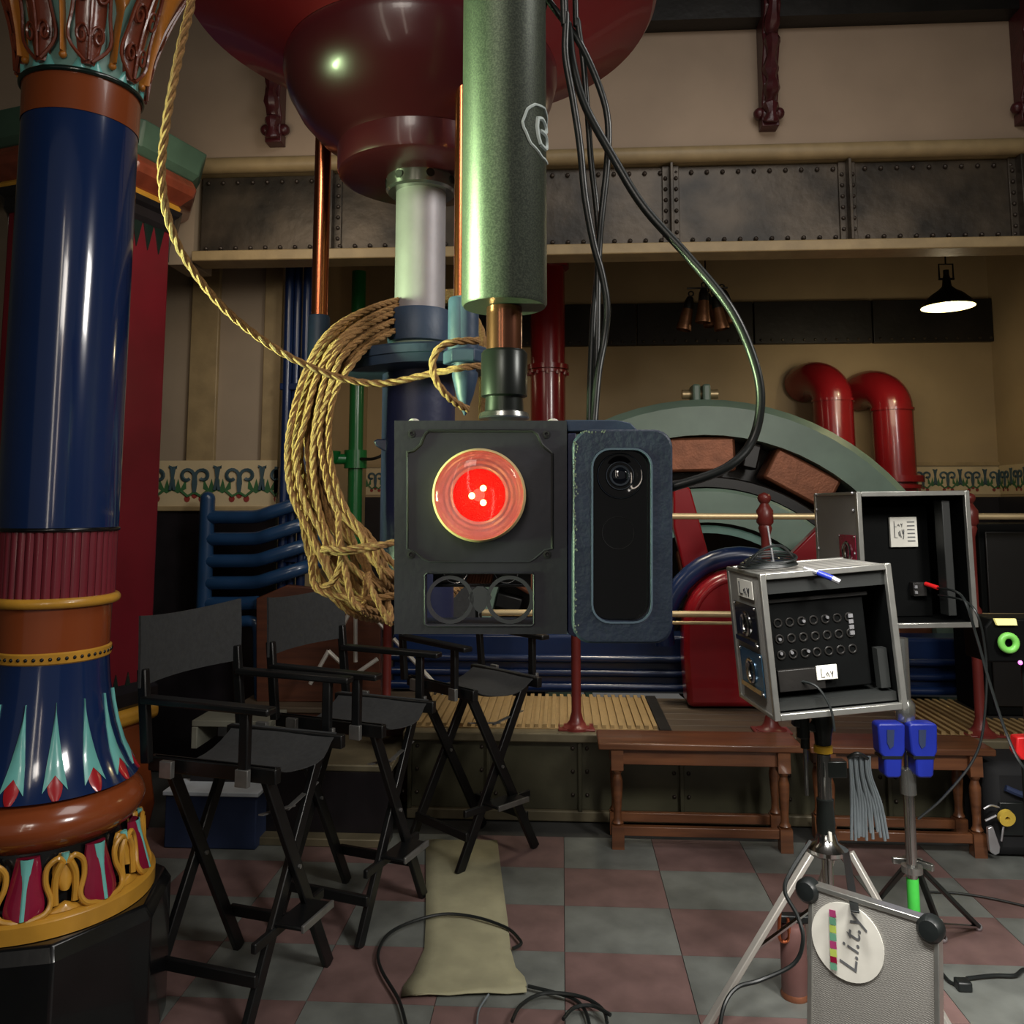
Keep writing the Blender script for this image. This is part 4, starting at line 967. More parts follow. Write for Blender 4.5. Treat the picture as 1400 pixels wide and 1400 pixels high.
# leaning case lid with sticker
tl, tr = at_v(1106,1207,2.28), at_v(1284,1262,2.08)
dn = V((-.02,-.10,-1)).normalized(); exl = (tr-tl).normalized(); Wl = (tr-tl).length
dn = (dn - exl*dn.dot(exl)).normalized(); nl = exl.cross(dn); nl = nl if nl.dot(NV) > 0 else -nl
Hl = tl.z/(-dn.z)-.004
ml = Matrix((exl, nl, -dn)).transposed().to_4x4(); ml.translation = tl
t = thing('case_lid', 'embossed aluminium case lid leaning against the nearer tripod, with a round white sticker', 'case lid', tl+dn*Hl)
MB().box((.006,0,-Hl+.006),(Wl-.006,.03,-.006), ml).build('lid_panel', 'caseface', t, .003)
c = MB()
for a, b in (((0,-.004,-Hl),(.012,.034,0)),((Wl-.012,-.004,-Hl),(Wl,.034,0)),((.012,-.004,-.012),(Wl-.012,.034,0)),((.012,-.004,-Hl),(Wl-.012,.034,-Hl+.012))): c.box(a,b,ml)
c.build('edge_extrusion', 'caseedge', t, .002)
for x_ in (-.004, Wl-.02):
    MB().lathe([(.001,-.016),(.022,-.014),(.030,-.004),(.030,.02),(.02,.03)], ml@V((x_,.0,-.02)), 20, ml.to_3x3()@Matrix.Rotation(-PI/2,3,'X')).build('corner_ball', 'cable', t)
SC = V((.098,-.0045,-.108)); RS = .088
stk = MB().prism([ml@(SC+V((RS*math.cos(q*PI/24),0,RS*math.sin(q*PI/24)))) for q in range(48)], ml.to_3x3()@V((0,.004,0))).build('round_sticker', 'label', t, smooth=False)
def text(txt, mtx, size, mt, parent, name, shear=0):
    cu = bpy.data.curves.new(name, 'FONT'); cu.body = txt; cu.size = size; cu.align_x = 'CENTER'; cu.align_y = 'CENTER'; cu.shear = shear; cu.extrude = .0002
    tmp = bpy.data.objects.new(name, cu); sc.collection.objects.link(tmp); dg = bpy.context.evaluated_depsgraph_get()
    me = bpy.data.meshes.new_from_object(tmp.evaluated_get(dg)); bpy.data.objects.remove(tmp)
    me.transform(Matrix.Translation(-ORG[parent.name]) @ mtx); me.materials.clear(); me.materials.append(M[mt]); me.name = name
    o = bpy.data.objects.new(name, me); sc.collection.objects.link(o); o.parent = parent; ORG[o.name] = ORG[parent.name]; return o
# text frame on the lid: local x to the right, y up -> rotated a quarter turn, reading upwards
mt_ = ml @ Matrix.Translation(SC+V((.012,-.001,.002))) @ Matrix.Rotation(PI/2,4,'X') @ Matrix.Rotation(math.radians(84),4,'Z')
text('L.i.t.y', mt_, .062, 'inkgrey', stk, 'sticker_lettering', .2)
for k, (z_, mt2) in enumerate((( .06,'magenta'),(.042,'teal'),(.024,'lime'),(.006,'teal'),(-.012,'magenta'),(-.03,'lime'),(-.046,'crimson'),(-.060,'teal'))):
    MB().box((-.036-.004*k*.3+.0,-.006,z_-.008),(-.020-.004*k*.3,-.0045,z_+.008), ml@Matrix.Translation(SC+V((.0,0,0)))@Matrix.Rotation(-.10,4,'Y')).build('colour_bar', mt2, stk, smooth=False)

# items at the right edge
t = thing('equipment_bag', 'black equipment bag with a blue strap at the right edge of the floor', 'bag', at_z(1395,1180))
p = at_z(1395,1175); 
MB().box((p.x-.12,p.y,.0),(p.x+.30,p.y+.28,.40)).build('bag_body', mat('black_bag', (14,15,18), .8), t, .05)
MB().tube(smoothpath([(p.x-.05,p.y-.01,.30),(p.x+.04,p.y-.02,.27),(p.x+.2,p.y-.02,.26)],5), .014, 8).build('blue_strap', 'fabricblue', t)
MB().box((p.x-.08,p.y-.012,.10),(p.x+.02,p.y+.0,.24)).build('front_pocket', 'cable', t, .005)
D3 = p.dot(NV)-.03
t = thing('hanging_tools', 'silver tools and a roll of yellow tape hanging on the black bag', 'tools', at_v(1355,1100,D3))
MB().prism([at_v(a,b,D3) for a, b in ((1351,1132),(1358,1130),(1368,1158),(1367,1167),(1361,1170),(1354,1165),(1352,1150))], NV*.02).build('silver_pouch', 'silver', t, .004)
MB().lathe([(.010,-.010),(.034,-.010),(.034,.010),(.010,.010),(.010,-.010)], at_v(1376,1118,D3-.02), 20, Matrix.Rotation(PI/2+.2,3,'X'), cap=False).build('tape_roll', 'tape', t)
MB().cyl(at_v(1372,1130,D3-.01), at_v(1369,1150,D3-.01), .004, n=8).build('steel_pin', 'silver', t)
MB().tube(smoothpath([at_v(1345,1106,D3),at_v(1355,1101,D3),at_v(1366,1104,D3)],4), .004, 6).build('carabiner', 'silver', t)
MB().cyl(at_v(1347,1122,D3), at_v(1362,1115,D3), .005, n=8).build('screwdriver', 'silver', t)
t = thing('black_monitor', 'small black device with a green lens ring and pale display at the right edge', 'device', at_v(1375,905,3.1))
MB().prism([at_v(a,b,3.1) for a, b in ((1346,858),(1356,846),(1440,846),(1440,906),(1350,906))], NV*.15).build('device_body', 'caseblk', t, .008)
MB().prism([at_v(a,b,3.085) for a, b in ((1360,846),(1389,846),(1391,855),(1364,855))], NV*.012).build('display', 'screen', t)
MB().torus(at_v(1379,879,3.08), .026, .012, Matrix.Rotation(PI/2,3,'X'), 24, 10).build('lens_ring', 'glowgreen', t)
MB().ball(at_v(1395,906,3.06), .008, 8).build('indicator', 'pinkled', t)
MB().cyl(at_v(1400,906,3.18), V((at_v(1400,906,3.18).x, at_v(1400,906,3.18).y, 0.41)), .012).build('device_post', 'poleblk', t)
t = thing('red_clamp', 'bright red plastic clamp at the right edge beside the bench', 'clamp', at_v(1395,1020,3.3))
MB().prism([at_v(a,b,3.3) for a, b in ((1391,1008),(1430,1006),(1430,1036),(1398,1040),(1390,1030))], NV*.05).build('clamp_jaw', 'redplug', t, .006)
MB().cyl(at_v(1400,1030,3.33), V((at_v(1400,1030,3.33).x, at_v(1400,1030,3.33).y, .38)), .012).build('clamp_rod', 'poleblk', t)

# ================================================================== FLOOR THINGS
L = [(582,1150),(582,1200),(582,1260),(580,1300),(566,1330),(551,1350),(548,1368),(560,1366),(575,1369)]
Rr = [(680,1150),(686,1200),(694,1260),(698,1300),(705,1325),(717,1337),(720,1350),(720,1362),(660,1366)]
mb = MB()
for k, (a, b) in enumerate(zip(L[:8], Rr[:8])):
    pa_, pb_ = at_z(*a), at_z(*b)
    for j in range(7):
        p = pa_.lerp(pb_, j/6); lift = .004 + .003*math.sin(j*2+k) + (.006 if k > 5 else 0)
        mb.v.append(V((p.x,p.y,lift)))
for k in range(7):
    for j in range(6): a = k*7+j; mb.f.append((a,a+1,a+8,a+7))
o = mb.build('floor_runner', 'ramp'); md = o.modifiers.new('thick','SOLIDIFY'); md.thickness = .003; md.offset = 1
tag(o, 'beige canvas strip with a flared end lying on the tiles in front of the chairs', 'runner')
def fcable(pts, label, r=.0055, mt='cable'):
    P = smoothpath([V((at_z(x,y).x, at_z(x,y).y, h)) for x, y, h in pts], 6)
    return tag(MB().tube(P, r, 8).build('floor_cable', mt), label, 'cable')
q = .017
fcable([(555,1410,q),(545,1375,q),(522,1335,q),(517,1310,q),(530,1285,q),(560,1268,q),(605,1258,q+.004),(650,1262,q+.004),(692,1275,q),(709,1290,q),(712,1298,q),(701,1304,q)], 'black cable looping over the beige runner')
fcable([(722,1356,q),(755,1364,q),(785,1374,q),(800,1390,q),(806,1410,q)], 'black cable coming out from under the right corner of the beige runner')
fcable([(700,1410,q+.011),(712,1388,q+.011),(740,1372,q+.011),(775,1372,q+.011),(805,1380,q+.011),(825,1395,q+.011),(830,1412,q+.011)], 'large arc of black cable at the bottom edge right of the runner')
fcable([(770,1412,q+.02),(785,1396,q+.02),(810,1393,q+.02),(835,1406,q+.02)], 'small arc of black cable at the bottom edge, inside the larger arc')
fcable([(652,1408,.012),(655,1386,.012),(668,1368,.018)], 'short grey cable end below the front edge of the runner', .003, 'greycable')
tag(MB().tube(smoothpath([at_v(1108,1150,2.30), at_v(1082,1190,2.26), at_v(1073,1218,2.24), at_v(1090,1252,2.22), at_v(1098,1285,2.2), at_v(1085,1318,2.2), at_v(1040,1340,2.2), at_v(1008,1350,2.18), at_v(990,1375,2.15), at_v(982,1420,2.12)],6), .005, 8).build('hanging_cable', 'cable'), 'black cable drooping from the nearer tripod around the copper cylinder', 'cable')
fcable([(1270,1222,.008),(1310,1224,.008),(1360,1232,.008),(1420,1246,.008)], 'thin black cable on the tiles right of the slim stand', .004)
t = thing('power_plug', 'black power plug and lead on the tiles right of the leaning case lid', 'plug', at_z(1318,1353))
p = at_z(1318,1353); MB().box((p.x-.025,p.y-.02,0),(p.x+.02,p.y+.02,.03)).build('plug_body', 'cable', t, .006)
MB().tube(smoothpath([V((at_z(x,y).x,at_z(x,y).y,.008)) for x, y in ((1285,1330),(1298,1345),(1312,1352))]+[V((p.x-.02,p.y,.014))],5), .005, 8).tube(smoothpath([V((at_z(x,y).x,at_z(x,y).y,.010)) for x, y in ((1322,1342),(1360,1338),(1388,1338),(1400,1330),(1430,1325))],5), .006, 8).build('lead', 'cable', t)

# ================================================================== HANGING MECHANISM (red disc)
DM = 1.15; hx = at_v(575, 330, DM); hx.z = 0
sm_ = DM/F
def zm(py): return zaxis(hx, py)
t = thing('hanging_mechanism', 'big dark red disc and stepped dome with a pale tube and blue flange below', 'machine', hx+V((0,0,zm(30))))
zr = zm(24)
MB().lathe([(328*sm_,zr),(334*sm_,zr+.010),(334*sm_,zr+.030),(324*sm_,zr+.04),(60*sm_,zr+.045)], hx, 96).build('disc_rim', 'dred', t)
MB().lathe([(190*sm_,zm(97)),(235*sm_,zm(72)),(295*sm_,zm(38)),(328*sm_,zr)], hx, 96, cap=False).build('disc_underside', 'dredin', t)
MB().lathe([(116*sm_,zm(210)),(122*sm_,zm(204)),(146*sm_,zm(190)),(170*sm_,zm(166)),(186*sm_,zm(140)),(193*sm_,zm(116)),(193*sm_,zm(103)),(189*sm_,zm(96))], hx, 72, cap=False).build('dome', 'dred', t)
MB().lathe([(40*sm_,zm(247)),(108*sm_,zm(247)),(115*sm_,zm(244)),(117*sm_,zm(239)),(117*sm_,zm(210)),(112*sm_,zm(207))], hx, 64, cap=False).build('neck_ring', 'dred', t)
MB().lathe([(35*sm_,zm(266)),(46*sm_,zm(266)),(49*sm_,zm(263)),(49*sm_,zm(242)),(46*sm_,zm(240)),(35*sm_,zm(240))], hx, 48, cap=False).build('clamp_collar', 'alumshine', t)
for q in (-118, -66, -170, -20):
    a = math.radians(q); MB().cyl(hx+V((47.5*sm_*math.cos(a),47.5*sm_*math.sin(a),zm(253))), hx+V((50*sm_*math.cos(a),50*sm_*math.sin(a),zm(253))), 6*sm_, n=16).build('collar_bolt', 'darkm', t)
MB().cyl(hx+V((0,0,zm(432))), hx+V((0,0,zm(238))), 35*sm_, n=48).build('pale_tube', 'alum', t)
MB().cyl(hx+V((0,0,zr+.045)), hx+V((0,0,4.6)), 40*sm_, n=24).build('suspension_shaft', 'dred', t)
MB().lathe([(36*sm_,zm(427)),(43*sm_,zm(427)),(44.5*sm_,zm(429)),(44*sm_,zm(470)),(38*sm_,zm(473))], hx, 48).build('blue_cup', 'plastic', t)
MB().lathe([(64*sm_,zm(484)),(52*sm_,zm(480)),(40*sm_,zm(472))], hx, 48, cap=False).build('cup_skirt', mat('green_lit_grey', (120,134,118), .5), t)  # green light on the skirt is put into its colour
mt3 = Matrix.Rotation(math.radians(-3), 3, 'Y')
cfl = hx+V((0,0,zm(499)))
MB().lathe([(90*sm_,-.013),(99*sm_,-.012),(101*sm_,-.001),(103*sm_,0),(103*sm_,.010),(100*sm_,.013),(40*sm_,.014)], cfl, 64, mt3).build('flange', 'plastic', t)
MB().cyl(hx+V((0,0,zm(845))), hx+V((0,0,zm(502))), 50*sm_, n=40).build('lower_body', 'plasticb', t)
MB().lathe([(30*sm_,zm(930)),(58*sm_,zm(905)),(60*sm_,zm(860)),(55*sm_,zm(640)),(50*sm_,zm(560))], hx, 40).build('lower_casing', 'plasticb', t) if False else None
hl = at_v(527,607,DM-.03)
MB().prism([at_v(a,b,DM-.03) for a, b in ((510,603),(516,600),(545,601),(545,617),(525,617),(514,610))], NV*.02).build('side_lug', 'plasticb', t, .002)
# rods with sockets
for (px, pyt, pyb, D, rr, sock, tip) in ((436.5, 150, 434, 1.24, 11.5, (432,512,15.5), False), (630.5, 110, 412, 1.02, 10.5, (408,497,18.5), True)):
    a = at_v(px, pyb, D); k = D/F; zt_ = zaxis(a, pyt)
    MB().cyl(V((a.x,a.y,a.z-.02)), V((a.x,a.y,zt_)), rr*k, n=20).build('copper_rod', 'copperrod', t)
    z0_, z1_ = zaxis(a, sock[1]), zaxis(a, sock[0]); r_ = sock[2]*k
    MB().lathe([(r_*.98,z0_),(r_,z0_+.002),(r_*.97,z1_-.003),(r_*.88,z1_)], V((a.x,a.y,0)), 28).build('rod_socket', 'plastic', t)
    if tip:
        ac = at_v(636, 480, D); z2 = zaxis(a,480); z3 = zaxis(a,498); base = V((ac.x,ac.y,0))
        MB().lathe([(30*k,z3),(31*k,z3+.002),(31*k,z2-.002),(29*k,z2)], base, 6).build('hex_collar', 'plastic', t, .001, ang=20)
        MB().lathe([(.001,zaxis(a,568)),(4*k,zaxis(a,562)),(12*k,zaxis(a,540)),(18*k,zaxis(a,515)),(18*k,zaxis(a,510)),(15*k,zaxis(a,507)),(16*k,zaxis(a,499))], base, 28).build('pointed_tip', 'plastic', t)
        t2 = MB().lathe([(r_*1.02,zaxis(a,499)),(r_*1.02,zaxis(a,408))], base, 28).build('tip_sleeve', 'plastic', t)

# ================================================================== POLE with coupler
DP = .80; pc = at_v(689.5, 400, DP); pc.z = 0; kp = DP/F
def zp(py): return zaxis(pc, py)
t = thing('hanging_pole', 'thick grey-green metal pole with a circled letter B, hanging from above', 'pole', pc+V((0,0,zp(425))))
rP = 59.5*kp
MB().lathe([(rP*.5,zp(420)),(rP*.96,zp(420)),(rP,zp(416)),(rP,4.6)], pc, 64).build('pole_tube', 'pole', t)
MB().cyl(pc+V((0,0,zp(482))), pc+V((0,0,zp(421))), 25*kp, n=32).build('bronze_rod', 'rodbr', t)
MB().lathe([(27*kp,zp(544)),(32*kp,zp(542)),(32*kp,zp(484)),(29*kp,zp(480)),(25*kp,zp(480))], pc, 40).build('coupler', 'poleblk', t)
MB().lathe([(27*kp,zp(566)),(26*kp,zp(544))], pc, 32).build('coupler_neck', 'poleblk', t)
MB().lathe([(34*kp,zp(573)),(35*kp,zp(571)),(33*kp,zp(565)),(25*kp,zp(562))], pc, 32).build('washer', 'alumshine', t)
# circled B in paint pen, on the right flank of the pole
vw = math.atan2(-pc.y, -pc.x)
def onp(xo, py): # xo: pixels to the right of pole axis measured along the surface
    a = vw + xo/59.5; return pc + V((math.cos(a)*(rP+.0003), math.sin(a)*(rP+.0003), zp(py)))
c = MB(); cx_ = 70
c.tube([onp(cx_+44*math.cos(q*PI/16)*(1+.03*math.sin(q*1.7)), 193+34*math.sin(q*PI/16)*(1+.03*math.cos(q*2.1))+3*math.cos(q*PI/16)) for q in range(32)], .0016, 6, True)
c.build('painted_circle', 'chalk', t)
c = MB()
c.tube([onp(x_,y_) for x_, y_ in ((52,178),(50,190),(53,203),(58,211))], .0022, 6)
c.tube(smoothpath([onp(x_,y_) for x_, y_ in ((50,180),(62,176),(76,181),(76,189),(60,193))],4), .0022, 6)
c.tube(smoothpath([onp(x_,y_) for x_, y_ in ((58,193),(76,193),(84,202),(76,211),(58,211))],4), .0022, 6)
c.build('painted_letter', 'chalk', t)

# ================================================================== SIGNAL BOX with red lens
DB = .75; kb = DB/F
t = thing('signal_box', 'charcoal signal box with a glowing red round lens, hanging under the pole', 'signal', at_v(657,575,DB+.05))
def pr(a, b, c_, d, D0, th): return MB().prism([at_v(x,y,D0) for x, y in ((a,b),(c_,b),(c_,d),(a,d))], NV*th)
th = .006
mb = MB()
for a, b, c_, d in ((539,575,775,785),(539,785,583,853),(728,785,775,853),(539,853,775,867)):
    mb.prism([at_v(x,y,DB) for x, y in ((a,b),(c_,b),(c_,d),(a,d))], NV*th)
mb.build('face_plate', 'housing', t)
mb = MB(); o6 = NV*.006
def pr2(x0,y0,x1,y1,D0,th_):
    P0 = [at_v(x,y,DB) + NV*(D0-DB) for x, y in ((x0,y0),(x1,y0),(x1,y1),(x0,y1))]; mb.prism(P0, NV*th_)
pr2(539,575,543,867,DB+.006,.085); pr2(771,575,775,867,DB+.006,.085); pr2(543,575,771,580,DB+.006,.085); pr2(543,863,771,867,DB+.006,.085)
mb.build('housing_shell', 'plastic', t, .0006)
mb = MB(); pr2(543,580,771,775,DB+.085,.004); mb.build('rear_board', 'darkm', t)
# moulded outline groove
gl = [(557,625),(557,618),(566,616),(575,608),(581,594),(586,589),(728,589),(735,594),(741,608),(750,616),(755,620),(755,750)]
MB().tube([at_v(x,y,DB-.0002) for x, y in gl], .0014, 6).build('face_groove', 'groove', t)
MB().tube([at_v(x,y,DB-.0002) for x, y in ((557,625),(557,750),(566,754),(578,764),(588,768),(724,768),(731,764),(745,752),(755,750))], .0009, 6).build('face_ridge', 'housing', t)
MB().tube([at_v(x,y,DB-.0002) for x, y in ((585,783),(728,783),(730,786),(730,853),(726,856),(585,856),(581,853),(581,786),(585,783))], .0009, 6).build('window_ridge', 'housing', t)
for x, y in ((563,593),(747,594),(562,758),(748,758)):
    MB().lathe([(.0036,0),(.0036,.0010),(.0018,.0012),(.0014,.0004),(.0001,.0002)], at_v(x,y,DB), 16, Matrix.Rotation(YAW,3,'Z')@Matrix.Rotation(PI/2,3,'X')).build('screw_hole', 'groove', t)
for x in (564, 757):
    MB().ball(at_v(x,575,DB)+NV*.012, 8*kb, 14, zs=.6).build('top_screw', 'label', t)
# twin rings in the lower window
MF = Matrix.Rotation(YAW,3,'Z')@Matrix.Rotation(PI/2,3,'X')
mb = MB()
for x in (615, 697):
    mb.lathe([(27*kb,-.003),(32*kb,-.003),(32*kb,.003),(27*kb,.003),(27*kb,-.003)], at_v(x,820,DB)+NV*.004, 40, MF, cap=False)
mb.prism([at_v(x,y,DB)+NV*.001 for x, y in ((644,808),(652,802),(660,802),(668,808),(672,818),(667,826),(662,834),(656,839),(650,834),(645,826),(640,818))], NV*.006)
mb.build('twin_ring_insert', mat('ring_insert', (62,64,70), .5), t)
mb = MB()
for x in (618, 692): mb.torus(at_v(x,786,DB)+NV*.045, 17*kb, .0006, MF, 32, 6)
pA = at_v(595,807,DB)+NV*.06; pB = at_v(715,807,DB)+NV*.06; mb.cyl(pA, pB, .0008, n=8); mb.build('inner_chrome', 'chrome', t)
mb = MB(); pr2(583,784,728,812,DB+.062,.003) ; mb.build('inner_shelf', 'darkm', t)
mb = MB()
for k in range(9): mb.tube([at_v(641+k*4,786,DB)+NV*.04, at_v(636+k*4,803,DB)+NV*.036], .0018, 6)
mb.build('copper_winding', 'copper', t)
# lens: bowl, rings, LEDs, clear cover
lc = at_v(655.5,677,DB)
ls = MB().lathe([(62*kb,-.001),(63.5*kb,.0015),(63*kb,.010),(60*kb,.0135),(58.5*kb,.010),(58.5*kb,.001)], lc, 64, MF, cap=False).build('lens_rim', 'rim', t)
pf_ = []
R0, n_ = 59.5*kb, 22
for i in range(n_+1):
    u = i/n_; r = R0*(1-u*.42); z = .011 - .0095*u + (.00018 if i % 6 < 3 else -.00018)*(0 < i < n_); pf_.append((r, z))
MB().lathe(pf_, lc, 64, MF, cap=False).build('ribbed_reflector', 'redbowl', ls)
MB().lathe([(R0*.585,.0015),(R0*.50,.0010),(R0*.2,.0006),(.0002,.0006)], lc, 48, MF, cap=False).build('reflector_core', 'redcore', ls)
for x, y in ((661,668),(646,678),(661,687)):
    MB().ball(at_v(x,y,DB)-NV*.006, 4.2*kb, 14).build('led', 'led', ls)
MB().lathe([(60*kb,.011),(58*kb,.0135),(50*kb,.0165),(36*kb,.019),(18*kb,.0205),(.0002,.021)], lc, 64, MF, cap=False).build('clear_cover', 'clear', ls)
for x, y, e in ((655,677,.006),):
    l = bpy.data.lights.new('red_led_glow','POINT'); l.energy = e; l.color = (1,.03,.02); l.shadow_soft_size = .006
    o = bpy.data.objects.new('red_led_glow', l); sc.collection.objects.link(o); o.location = at_v(x,y,DB)-NV*.010
# ================================================================== CAMERA UNIT beside the box
DC = .735; kc = DC/F
t = thing('camera_unit', 'black camera in a chipped blue-grey rounded bezel beside the signal box', 'camera', at_v(851,733,DC+.03))
A = [at_v(x,y,DC) for x, y in rrect(783,587,920,880,25)]; B = [at_v(x,y,DC) for x, y in rrect(811,615,890,850,24)]
MB().ring(A, B, NV*.016).build('bezel', 'camframe', t, .0022)
rr_ = random.Random(3); c = MB()
for k in range(90):
    e_ = rr_.random()
    if e_ < .6: x, y = 784.5 + abs(rr_.gauss(0,2.6)), 604 + 150*rr_.random()**1.4
    elif e_ < .85: x, y = 792 + 36*rr_.random(), 589 + abs(rr_.gauss(0,2))
    else: x, y = 786 + abs(rr_.gauss(0,4)), 790 + 75*rr_.random()
    if (x-808)**2 + (y-612)**2 > 24.5**2 and x < 808 and y < 612: continue
    n_ = rr_.randint(4,6); c.prism([at_v(x+rr_.uniform(.5,1.6)*math.cos(2*PI*i/n_), y+rr_.uniform(.5,2.2)*math.sin(2*PI*i/n_), DC)-NV*.00025 for i in range(n_)], NV*.0004)
c.build('paint_chips', mat('bare_chips', (132,146,128), .6), t, smooth=False)['kind'] = 'stuff'
B2 = [at_v(x,y,DC)+NV*-.0005 for x, y in rrect(808.5,612.5,892.5,852.5,26)]; B1 = [at_v(x,y,DC)+NV*-.0005 for x, y in rrect(811,615,890,850,24)]
MB().ring(B2, B1, NV*.0012).build('opening_edge', mat('bezel_edge_light', (92,110,130), .5), t)
MB().prism([at_v(x,y,DC)+NV*.010 for x, y in rrect(806,610,895,855,26)], NV*.004).build('glass_front', 'camback', t)
MB().prism([at_v(x,y,DC)+NV*.0165 for x, y in rrect(788,592,915,875,22)], NV*.045).build('camera_body', 'caseblk', t, .003)
lc2 = at_v(849.5,650,DC)+NV*.010
MB().lathe([(31*kc,0),(32*kc,.0015),(30*kc,.003),(24*kc,.0022),(20*kc,.001),(13*kc,.0004)], lc2, 48, MF, cap=False).build('lens_barrel', 'camback', t)
MB().torus(lc2-NV*.002, 30.5*kc, .0006, MF, 48, 6).torus(lc2-NV*.0012, 13*kc, .0012, MF, 32, 6).torus(lc2-NV*.0016, 19*kc, .0005, MF, 32, 6).build('lens_ring', 'lensring', t)
MB().lathe([(13*kc,.0004),(9*kc,.0024),(4*kc,.0034),(.0001,.0036)], lc2, 32, MF, cap=False).build('lens_glass', 'lensglass', t)
MB().torus(at_v(847,729,DC)+NV*.0098, 22*kc, .0004, MF, 40, 6).build('sensor_ring', 'groove', t)
MB().prism([at_v(x,y,DC+.02) for x, y in ((772,574),(842,574),(862,578),(872,588),(784,590),(776,590))], NV*.03).build('top_bracket', 'plastic', t, .001)
MB().prism([at_v(x,y,DC+.018) for x, y in ((776,592),(788,592),(788,872),(776,866))], NV*.04).build('mounting_strip', 'plasticb', t, .001)

# ================================================================== CORDS
def twisted(path, mb, rp=.0023, off=.0022, pitch=.040, plies=3, ph=0, n=6):
    P = resample(path, .0042)
    if len(P) < 3: return
    ref = None; fr = []
    for i, p in enumerate(P):
        tg = (P[min(i+1,len(P)-1)] - P[max(i-1,0)]).normalized()
        if ref is None: ref = tg.orthogonal().normalized()
        a = (ref - tg*ref.dot(tg)).normalized(); ref = a; fr.append((a, tg.cross(a)))
    for s in range(plies):
        pts = []
        for i, p in enumerate(P):
            q = ph + 2*PI*s/plies + 2*PI*i*.0042/pitch; a, b = fr[i]; pts.append(p + (a*math.cos(q) + b*math.sin(q))*off)
        mb.tube(pts, rp, n)
outer = [(600,398),(545,406),(498,422),(450,452),(420,500),(402,560),(393,620),(400,680),(418,740),(436,790),(480,838),(535,852),(590,850)]
inner = [(600,425),(548,448),(508,470),(480,500),(460,545),(452,600),(456,650),(472,695),(498,725),(520,750),(545,778),(575,800),(610,805)]
t = thing('cord_coil', 'thick coil of gold braided twisted cord hanging left of the signal box', 'cord', at_v(440,600,1.02))
NS = 21
for s in range(NS):
    f = (s+.5)/NS; pts = []; r1 = random.Random(s)
    for i, (a, b) in enumerate(zip(outer, inner)):
        wob = r1.uniform(-.05,.05); ff = min(1, max(0, f + wob + (.14*math.sin(i*.9+s*1.7) if 8 <= i <= 10 else .05*math.sin(i*.8+s))))
        D = 1.03 + .05*((s*7) % 5)/4 + (.14 if i < 1 else .10 if i < 2 else .04 if i < 3 else 0) + (.10 if i >= 11 else 0)
        pts.append((a[0]+(b[0]-a[0])*ff, a[1]+(b[1]-a[1])*ff, D))
    e = 12*(f-.5)
    pts += [(632+e,790,1.22),(655+e,700,1.24),(662+e,600,1.24),(662+e*.6,520,1.24),(655+e*.6,450,1.24),(630,410+e,1.24),(602,404+e,1.24)]
    mb = MB(); twisted(smoothpath(PXD(pts),5), mb, ph=s, pitch=.040 + .005*(s%3))
    mb.build('cord_loop', 'cord', t)
for k, pts in enumerate((
    [(534,744,1.0),(500,747,.99),(470,752,.985),(447,750,.985),(441,752,.99),(452,755,.995),(480,754,.99),(512,748,.99),(540,741,1.0)],
    [(425,760,1.02),(427,790,1.01),(434,806,1.0),(455,814,1.0),(485,818,1.0),(520,817,1.0),(545,812,1.0)],
    [(462,700,1.01),(464,740,1.0),(466,770,1.0),(455,795,1.0),(443,802,1.0),(436,800,1.01)],
    [(470,770,1.0),(476,800,.99),(482,822,.99),(492,832,.99),(498,826,1.0),(500,800,1.0),(505,780,1.01)],
    [(500,790,1.0),(515,820,.99),(528,845,.99),(533,852,.995),(534,838,1.0),(528,815,1.01)])):
    mb = MB(); twisted(smoothpath(PXD(pts),6), mb, .0022, .0021, .034, 3, k); mb.build('tie_wrap' if k == 0 else 'loose_turn', 'cord', t)
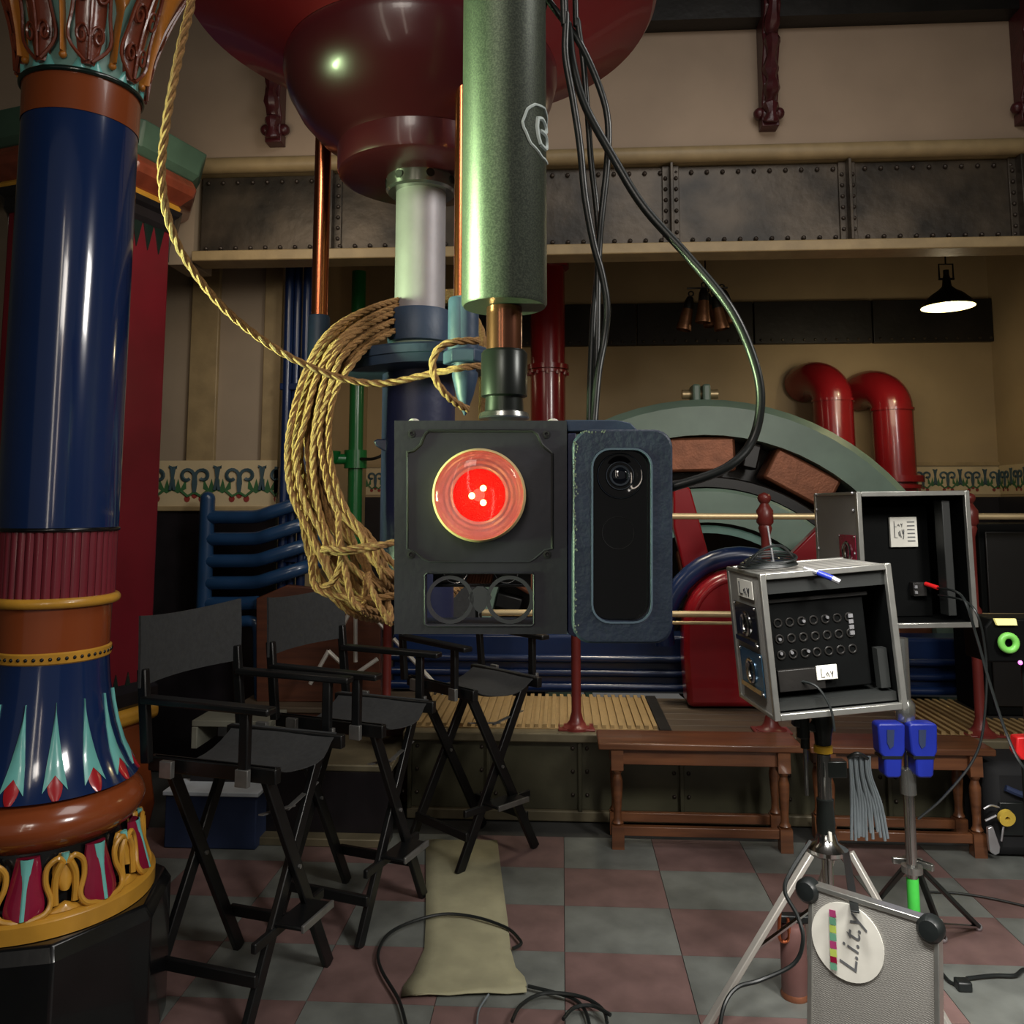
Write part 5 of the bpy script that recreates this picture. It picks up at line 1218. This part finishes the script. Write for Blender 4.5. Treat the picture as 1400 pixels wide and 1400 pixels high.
t = thing('cord_lead', 'single gold twisted cord sweeping down from the top left to the blue flange', 'cord', at_v(300,415,.9))
mb = MB(); twisted(smoothpath(PXD([(268,-60,.80),(262,0,.80),(248,60,.80),(232,140,.80),(223,200,.81),(221,245,.82),(230,300,.84),(254,355,.87),(300,415,.90),(355,462,.93),(410,495,.95),(470,518,.97),(525,524,.98),(585,512,.98),(630,503,.97),(660,500,.99)]),8), mb, .0023, .0023, .046)
mb.build('cord_run', 'cord', t)
mb = MB(); twisted(smoothpath(PXD([(655,466,.97),(625,467,.96),(603,474,.955),(592,492,.955),(594,515,.955),(606,535,.96),(622,550,.98),(640,560,1.0)]),6), mb, .0024, .0024, .040)
mb.build('cord_hitch', 'cord', t)
# ================================================================== BLACK CABLES
def bcable(pts, r, label):
    P = PXD(pts); P = [V((P[0].x+(i*.02), P[0].y+.05, 4.6)) for i in (1,)] + [P[0]+V((0,0,.6))] + P
    return tag(MB().tube(smoothpath(P,8), r, 12).build('black_cable', 'cable'), label, 'cable')
bcable([(770,-60,.85),(778,40,.84),(784,90,.83),(800,145,.82),(838,215,.80),(880,283,.79),(940,350,.78),(996,418,.77),(1028,485,.77),(1040,545,.77),(1028,603,.77),(992,640,.76),(925,664,.76),(905,668,.765)], .0042, 'thick black cable curving wide out to the right side of the camera unit')
bcable([(735,-40,.86),(750,0,.85),(790,55,.84),(818,115,.83),(831,165,.83),(830,225,.83),(822,300,.83),(818,360,.83),(816,480,.81),(813,578,.78)], .0036, 'black cable crossing from behind the pole and hanging straight beside it')
bcable([(770,-40,.80),(774,20,.80),(773,75,.80),(784,140,.80),(793,200,.80),(800,270,.80),(812,335,.80),(823,375,.80),(830,420,.80),(826,465,.80),(818,510,.79),(812,578,.775)], .0036, 'black cable with the leftmost fall, bulging right above the camera unit')
bcable([(786,-40,.84),(790,30,.84),(797,80,.84),(803,150,.84),(808,220,.84),(816,290,.84),(819,350,.84),(812,420,.82),(808,500,.80),(806,578,.78)], .0032, 'thin black cable running down the middle of the hanging bunch')
